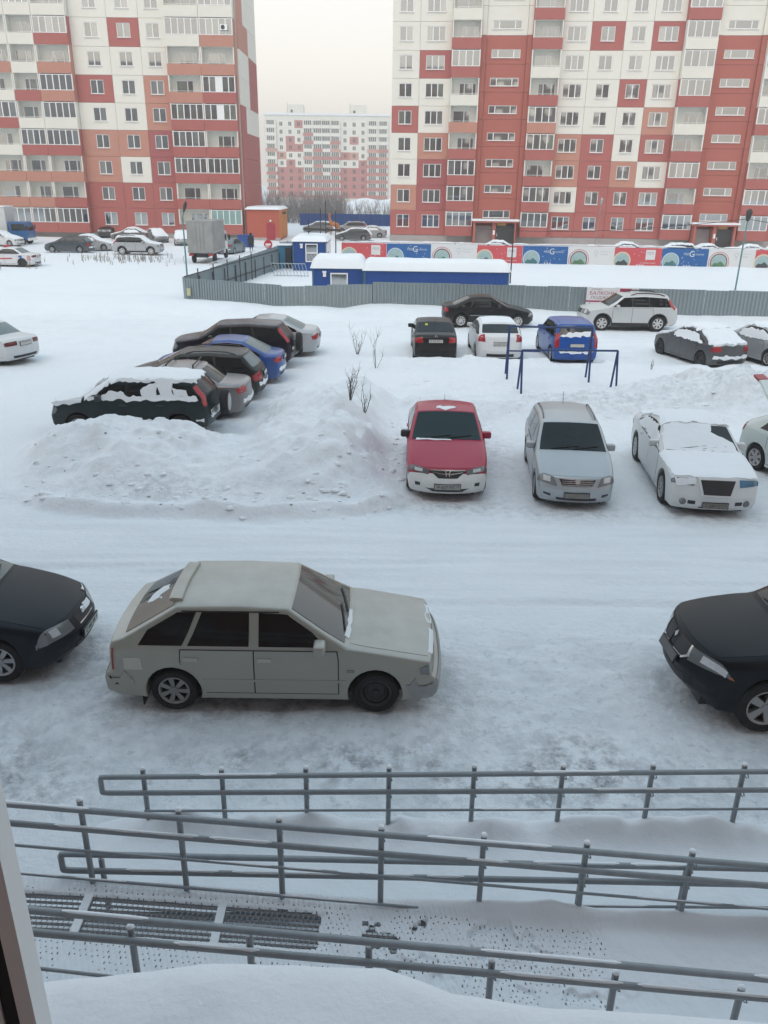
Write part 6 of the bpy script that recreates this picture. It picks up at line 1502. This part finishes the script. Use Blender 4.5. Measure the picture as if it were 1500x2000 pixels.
obj('hat',MB().lathe([(.0,1.80),(.07,1.79),(.11,1.72),(.12,1.64),(.11,1.60)],14,'Z',(0,.05,0)).mesh('hat',60),plain('hat_black',(.015,.015,.015),.9),pr)
bn=obj('blue_container',MB().box(0,1.5,0,1.2,0,1.15).box(-.04,1.54,-.04,1.24,1.153,1.22).mesh('container'),plain('bin_blue',(.012,.06,.24),.5)); p=gp(462,484); bn.location=(p.x,p.y+1,0); tag(bn,'blue waste container below the left block','container')
# ---------------------------------------------------------------- access ramp and handrails under the window
RAIL=plain('rail_paint',(.27,.30,.32),.5,metal=.1,var=.2,scale=9,bump=.1)
SN_T=.4
def rail_snow(A,B,r,seed,p=.6):
    """snow lying along the top of a rail in broken lengths"""
    random.seed(seed); A,B=Vector(A),Vector(B); L=(B-A).length; out=[]; x=0
    while x<L:
        l=random.uniform(.25,1.3)
        if random.random()<p:
            x1=min(L,x+l); n=max(2,int((x1-x)/.10)); pts=[];rr=[]
            for k in range(n+1):
                t=(x+(x1-x)*k/n)/L; e=min(1,min(k,n-k)/1.5+.35); pts.append(A.lerp(B,t)+Vector((0,0,r*.56))); rr.append(r*random.uniform(.60,.74)*e)
            out.append(MB().tube(pts,rr,6).mesh('rail_snow',60))
        x+=l
    return out
def railing(name,label,Y,top,lows,posts,thick=.027,endU=False,pr=.026,base=None,seed=1,snowp=.6,grp=None):
    """top: (pixel left, pixel right) of the handrail in the plane Y; lows: further rails; posts: pixel columns of post heads"""
    a,b_=yp(*top[0],Y),yp(*top[1],Y); r_=empty(name,(a.x,Y,0)); tag(r_,label,'railing',grp); O=Vector((a.x,Y,0))
    rails=[(a,b_,thick)]
    for (p0,p1,t) in lows: rails.append((yp(*p0,Y),yp(*p1,Y),t))
    for i,(p,q,t) in enumerate(rails):
        p,q=p-O,q-O
        ro=obj('handrail' if t>.015 else 'thin_rail',MB().tube([p,q],t,10).mesh('rail',50),RAIL,r_)
        for ms_ in rail_snow(p,q,t,seed*10+i,snowp): obj('rail_snow',ms_,SNOW,ro)
    if endU:
        p,q=rails[0][0]-O,rails[1][0]-O; pts=[p+Vector((.002,0,0))]
        for k in range(13):
            t=math.pi*k/12; m_=(p+q)/2; hh=(p.z-q.z)/2; kx=.10*min(1,math.sin(t)*2.2); pts.append(Vector((p.x-kx,0,m_.z+hh*math.copysign(abs(math.cos(t))**.6,math.cos(t)))))
        pts.append(q+Vector((.002,0,0))); obj('end_loop',MB().tube(pts,thick,10).mesh('end_loop',50),RAIL,r_)
    for (pt,zb) in posts:
        h=yp(*pt,Y)-O; po_=obj('post',MB().tube([(h.x,.0,zb),(h.x,.0,h.z)],pr,10).mesh('post',50),RAIL,r_)
        po_.location.y=.055
        obj('post_cap',MB().lathe([(pr*1.05,h.z-.006),(pr*1.05,h.z+.002),(pr*.85,h.z+.012),(pr*.45,h.z+.018),(0,h.z+.02)],12,'Z',(h.x,0,0)).mesh('post_cap',60),SNOW,po_)
        for p,q,t in rails[:2]:
            p_,q_=p-O,q-O; zz=p_.z+(q_.z-p_.z)*(h.x-p_.x)/(q_.x-p_.x)
            if zz<h.z+.12: obj('bracket',MB().tube([(h.x+.012,0,zz-.09),(h.x+.03,-.03,zz-.10),(h.x+.03,-.055,zz-.07),(h.x+.012,-.055,zz-.015)],.006,6).mesh('bracket'),RAIL,po_)
    return r_
YA,YC,YB,YD=6.38,5.33,5.20,4.12
ext=lambda p,q,u:(u,p[1]+(q[1]-p[1])*(u-p[0])/(q[0]-p[0]))
def E2(p,q,u0=None,u1=None):
    return ((ext(p,q,u0) if u0 is not None else p),(ext(p,q,u1) if u1 is not None else q))
A0,A1=E2((215,1518),(1500,1507),None,1900)
railing('handrail_fence','outermost handrail with a looped end along the parking strip',YA,(A0,A1),[(*E2((218,1549),(1500,1543),None,1900),.027),(*E2((282,1584),(1500,1580),None,1900),.013),(*E2((360,1629),(1500,1631),None,1900),.013)],
  [((u,v),-.1) for u,v in ((275,1508),(430,1508),(596,1506),(760,1505),(928,1503),(1103,1502),(1280,1500),(1460,1500),(1642,1498),(1828,1496))],endU=True,seed=1,snowp=.25)
C0,C1=E2((140,1668),(1500,1697),None,1900)
railing('handrail_fence','second looped handrail at the foot of the outer ramp lane',YC,(C0,C1),[(*E2((142,1700),(1500,1728),None,1900),.027),(*E2((1000,1768),(1500,1773),None,1900),.013)],
  [((u,v),-.1) for u,v in ((193,1684),(403,1692),(610,1690),(826,1694),(1040,1698),(1150,1690),(1358,1694),(1566,1700),(1780,1706))][:1]+[((u,v),-.1) for u,v in ((1141,1700),(1347,1700),(1560,1704),(1780,1708))],endU=True,seed=2,snowp=.55)
B0,B1=E2((20,1571),(1500,1692),-320,1900)
def deck(x): return float(np.interp(x,[-4.5,-2.5,3.0,6.0],[.60,.50,.04,-.1]))
pb=[(-50,1553),(150,1570),(345,1590),(543,1607),(745,1625),(947,1640),(1150,1655),(1358,1672),(1570,1690),(1790,1708)]
railing('handrail_fence','sloping four-bar handrail on the far edge of the mesh ramp',YB,(B0,B1),[(*E2((26,1608),(1500,1730),-320,1900),.027),(*E2((33,1651),(1500,1775),-320,1900),.013),(*E2((43,1706),(1500,1832),-320,1900),.013)],
  [((u,v),deck(yp(u,v,YB).x)-.05) for u,v in pb],seed=3,snowp=.4)
D0,D1=E2((55,1777),(1500,1912),-360,1900)
railing('handrail_fence','nearest handrail on the house side of the mesh ramp',YD,(D0,D1),[(*E2((63,1821),(1500,1950),-360,1900),.027),(*E2((80,1892),(220,1908),-360,1000),.013)],
  [((u,v),deck(yp(u,v,YD).x)-.05) for u,v in ((250,1822),(484,1836),(720,1858),(963,1886),(1207,1912),(1455,1942))],seed=4,snowp=.5)
# mesh deck: expanded-metal treads in bays between cross bars
GRT=plain('grating_zinc',(.30,.31,.32),.5,metal=.2,var=.25,scale=10)
rmp=empty('access_ramp',(0,0,0)); tag(rmp,'sloping access ramp of expanded-metal deck under drifted snow','ramp')
slope=lambda x:deck(x)
bays=[(-3.6,-2.52),(-2.46,-1.38),(-1.32,-.24),(-.18,.90),(.96,2.04),(2.10,3.18),(3.24,4.32)]
for i,(x0,x1) in enumerate(bays):
    b=MB(); px_,py_=.045,.052
    ny_=int((YB-YD-.06)/py_); nx_=int((x1-x0)/px_)
    for j in range(ny_):
        y=YD+.04+py_*j
        b.v+= [(x0,y,slope(x0)),(x1,y,slope(x1)),(x1,y+.010,slope(x1)+.012),(x0,y+.010,slope(x0)+.012),(x0,y,slope(x0)-.012),(x1,y,slope(x1)-.012)]
        k=len(b.v)-6; b.f+=[(k,k+1,k+2,k+3),(k,k+4,k+5,k+1)]
        for m_ in range(nx_):
            x=x0+px_*(m_+.5*(j%2)); z=slope(x)
            if x+.03>x1: continue
            k=len(b.v); b.v+=[(x,y,z-.006),(x+.009,y,z-.006),(x+.030,y+py_,z+.006),(x+.021,y+py_,z+.006)]; b.f.append((k,k+1,k+2,k+3))
    g=obj('deck_mesh',b.mesh('deck_mesh'),GRT,rmp); g['kind']='stuff'
for x in [-3.63]+[(bays[i][1]+bays[i+1][0])/2 for i in range(len(bays)-1)]:
    cbm=obj('cross_bar',MB().box(x-.03,x+.03,YD,YB,slope(x)-.05,slope(x)+.008).mesh('cross_bar'),GRT,rmp)
    obj('bar_snow',MB().box(x-.035,x+.035,YD+.02,YB-.02,slope(x)+.009,slope(x)+.03).mesh('bar_snow'),SNOW,cbm)
for y in (YD-.02,YB+.0):
    pts=[(x,y,slope(x)-.03) for x in np.linspace(-4.2,4.6,12)]; b=MB()
    for k in range(11): 
        p,q=pts[k],pts[k+1]; b.v+=[(p[0],p[1]-.02,p[2]-.05),(p[0],p[1]+.02,p[2]-.05),(p[0],p[1]+.02,p[2]+.05),(p[0],p[1]-.02,p[2]+.05),(q[0],q[1]-.02,q[2]-.05),(q[0],q[1]+.02,q[2]-.05),(q[0],q[1]+.02,q[2]+.05),(q[0],q[1]-.02,q[2]+.05)]
        m_=len(b.v)-8; b.f+=[(m_,m_+1,m_+5,m_+4),(m_+1,m_+2,m_+6,m_+5),(m_+2,m_+3,m_+7,m_+6),(m_+3,m_,m_+4,m_+7)]
    obj('stringer',b.mesh('stringer'),GRT,rmp)
# snow on the deck: thick to the right, worn through to the mesh on the left
nx_,ny_=880,110; xs_=np.linspace(-4.3,4.6,nx_); ys_=np.linspace(YD-.05,YB+.10,ny_); X_,Y_=np.meshgrid(xs_,ys_)
S_=np.interp(X_,[-4.5,-2.5,3,6],[.60,.50,.04,-.1])
pat=fbm(X_,Y_,.55,4,131); pat2=fbm(X_,Y_,.12,2,137)
right=sst(-.6,3.2,X_)
T_=.020+.075*right+.03*pat*sst(-.9,.3,X_)+.006*pat2
bare=np.maximum(sst(-.35,-.75,X_),sst(.30,.42,pat2+.25*pat)*sst(2.4,.2,X_)*.9)*sst(4.74,4.80,Y_+.03*pat)*sst(5.14,5.08,Y_)
worn=np.exp(-((X_-.45)/.75)**2-((Y_-4.62)/.16)**2)*sst(-.1,.25,pat2)+np.exp(-((X_-1.6)/.5)**2-((Y_-4.52)/.12)**2)*sst(-.05,.25,pat2)
T_=T_-.06*bare-.04*worn+.12*np.exp(-((Y_-(YB+.03))/.09)**2)*sst(-.4,1.2,X_)*(1+.5*fbm(X_,Y_*0,.5,3,139))
row=np.floor(Y_/.052); fr=Y_/.052-row; ph=(X_/.045+.5*(row%2)+.35*fr)%1.0
slot=(ph<.42)&(fr>.20)&(fr<.86)&(fbm(X_,Y_,.4,3,147)>-.34+.20*right)
Z_=S_+.012+np.maximum(T_,-.004)-.004*(ph<.4)*(1-right)
b=MB(); b.v=[tuple(q) for q in np.stack([X_,Y_,Z_],-1).reshape(-1,3)]
ok=(T_>.0); hole=slot&(T_<.075)
good=ok[:-1,:-1]&ok[:-1,1:]&ok[1:,:-1]&ok[1:,1:]&~(hole[:-1,:-1]&hole[:-1,1:]&hole[1:,:-1]&hole[1:,1:]); jj,ii=np.nonzero(good); aa=jj*nx_+ii
b.f=[(int(a),int(a)+1,int(a)+1+nx_,int(a)+nx_) for a in aa]
me=b.mesh('deck_snow',60); so_=obj('deck_snow',me,SNOW,rmp); so_['kind']='stuff'
# outer lane: snow over a flat mesh deck
n1,n2=300,90; xs_=np.linspace(-3.2,6,n1); ys_=np.linspace(YC+.02,YA+.42,n2); X_,Y_=np.meshgrid(xs_,ys_)
crest=(.62+1.0*fbm(X_,Y_*.3,.75,3,143)+.35*fbm(X_,Y_*.3,.22,2,145))*sst(-2.75,-2.2,X_)
Z_=.09+.035*fbm(X_,Y_,.8,4,141)+.20*np.maximum(crest,.05)*np.exp(-((Y_-YA-.02-.05*fbm(X_,Y_*0,.5,2,146))/.15)**2)
Z_=Z_-.20*sst(YA+.10,YA+.40,Y_)-.14*sst(-2.5,-3.1,X_)
b=MB(); b.v=[tuple(q) for q in np.stack([X_,Y_,Z_],-1).reshape(-1,3)]
for j in range(n2-1):
    for i in range(n1-1): a=j*n1+i; b.f.append((a,a+1,a+1+n1,a+n1))
ln=obj('lane_snow',b.mesh('lane_snow',60),SNOW); ln['kind']='structure'
# ---------------------------------------------------------------- snow on the canopy below the window, open sash on the left
ZC=4.22
can=empty('entrance_canopy',(0,0,0)); tag(can,'canopy under the window heaped with clean snow','canopy')
obj('slab',MB().box(-1.0,3.2,-.17,1.22,ZC-.42,ZC-.30).mesh('slab'),PLINTH,can)
n1,n2=180,60; us=np.linspace(-1.15,3.4,n1); b=MB()
edge=np.interp(us,[-1.15,-.9,-.48,.02,.10,.20,.36,.73,1.4,3.4],[1.44,1.52,1.585,1.575,1.545,1.50,1.475,1.45,1.42,1.40])+.012*fbm(us,us*0,.3,3,151)
for j in range(n2):
    t=j/(n2-1)
    for i in range(n1):
        y=-.17+(edge[i]+.17)*min(1,t*1.16); z=ZC+.05*float(1-t)-(.0 if t<.80 else .34*((t-.80)/.2)**2.2)
        if t>.862: y=edge[i]-.02*((t-.862)/.138)
        b.v.append((us[i],y,z))
Vv=np.array(b.v); Vv[:,2]+=.012*fbm(Vv[:,0],Vv[:,1],.25,3,153); b.v=[tuple(q) for q in Vv]
for j in range(n2-1):
    for i in range(n1-1): a=j*n1+i; b.f.append((a,a+1,a+1+n1,a+n1))
obj('snow_cover',b.mesh('snow_cover',60),SNOW,can)
ws=empty('window_sash',(-.178,.30,4.95)); tag(ws,'white plastic window sash with black seal at the left edge of the view','window')
PVC=plain('sash_white',(.74,.79,.80),.35,var=.05); SEAL=plain('seal_black',(.008,.008,.009),.7)
obj('profile',MB().box(-.0085,0,-.014,.0,0,1.5).mesh('profile'),PVC,ws)
obj('seal',MB().box(-.0165,-.009,-.013,-.001,.0,1.5).mesh('seal'),SEAL,ws)
obj('profile',MB().box(-.030,-.017,-.014,.0,0,1.5).mesh('profile'),PVC,ws)
obj('seal',MB().box(-.0325,-.0305,-.013,-.001,.0,1.5).mesh('seal'),SEAL,ws)
obj('profile',MB().box(-.09,-.033,-.014,.0,0,1.5).mesh('profile'),PVC,ws)
# ---------------------------------------------------------------- loose lumps, footprints' clods, stones in the snow
CLOD=plain('dirty_ice',(.50,.51,.54),.8,var=.3,scale=9,bump=.3)
random.seed(21); b=MB()
def clod(b,x,y,z,s):
    n=6; k=len(b.v); ph=random.random()*6
    for j,(rr,zz) in enumerate(((1,.0),(.85,.45),(.35,.7))):
        for i in range(n): t=6.283*i/n+ph+j*.3; f_=random.uniform(.75,1.2); b.v.append((x+s*rr*math.cos(t)*f_*1.2,y+s*rr*math.sin(t)*f_,z+s*zz*random.uniform(.8,1.1)))
    for j in range(2):
        for i in range(n): a=k+j*n+i; c2=k+j*n+(i+1)%n; b.f.append((a,c2,c2+n,a+n))
    b.f.append(tuple(k+2*n+i for i in range(n)))
b2=MB()
for k in range(430):
    q=random.random(); dirty=random.random()<.07; t=b if dirty else b2
    if q<.16: x,y,s=random.uniform(-3.5,5.5),random.gauss(7.3,.35),random.uniform(.010,.035)
    elif q<.60: x,y,s=random.uniform(-8.2,.2),random.choice([random.uniform(15,19.5),random.gauss(15.6,.4)]),random.uniform(.02,.10)**1.0
    elif q<.70: x,y,s=random.uniform(.1,.7),random.uniform(17,22),random.uniform(.03,.12)
    elif q<.86: x,y,s=random.uniform(1,15),random.uniform(22.3,27),random.uniform(.03,.14)
    elif q<.92: x,y,s=random.uniform(-6,6),random.uniform(10.5,15),random.uniform(.008,.02)
    else: x,y,s=random.uniform(-2,18),random.uniform(28,42),random.uniform(.03,.09)
    clod(t,x,y,gz(x,y)-s*.3,s*(.6 if dirty else 1))
cl=obj('ice_clods',b.mesh('ice_clods'),plain('dirty_ice2',(.30,.305,.32),.8,var=.3,scale=9,bump=.3)); tag(cl,'dirty lumps of ice scattered over the trodden snow',None,None,'stuff')
cl=obj('snow_lumps',b2.mesh('snow_lumps',50),SNOW); tag(cl,'broken lumps of snow on the ploughed heaps',None,None,'stuff')
# ---------------------------------------------------------------- winter haze over the whole place
hb=obj('haze',MB().box(-420,420,-14,480,-1.6,38).mesh('haze')); hb['kind']='stuff'
hm=bpy.data.materials.new('haze'); hm.use_nodes=True; n=hm.node_tree; n.nodes.clear()
pv=n.nodes.new('ShaderNodeVolumePrincipled'); pv.inputs['Color'].default_value=(.93,.93,.94,1); pv.inputs['Density'].default_value=.0015; pv.inputs['Anisotropy'].default_value=.25
mo=n.nodes.new('ShaderNodeOutputMaterial'); n.links.new(pv.outputs[0],mo.inputs['Volume']); hb.data.materials.append(hm)
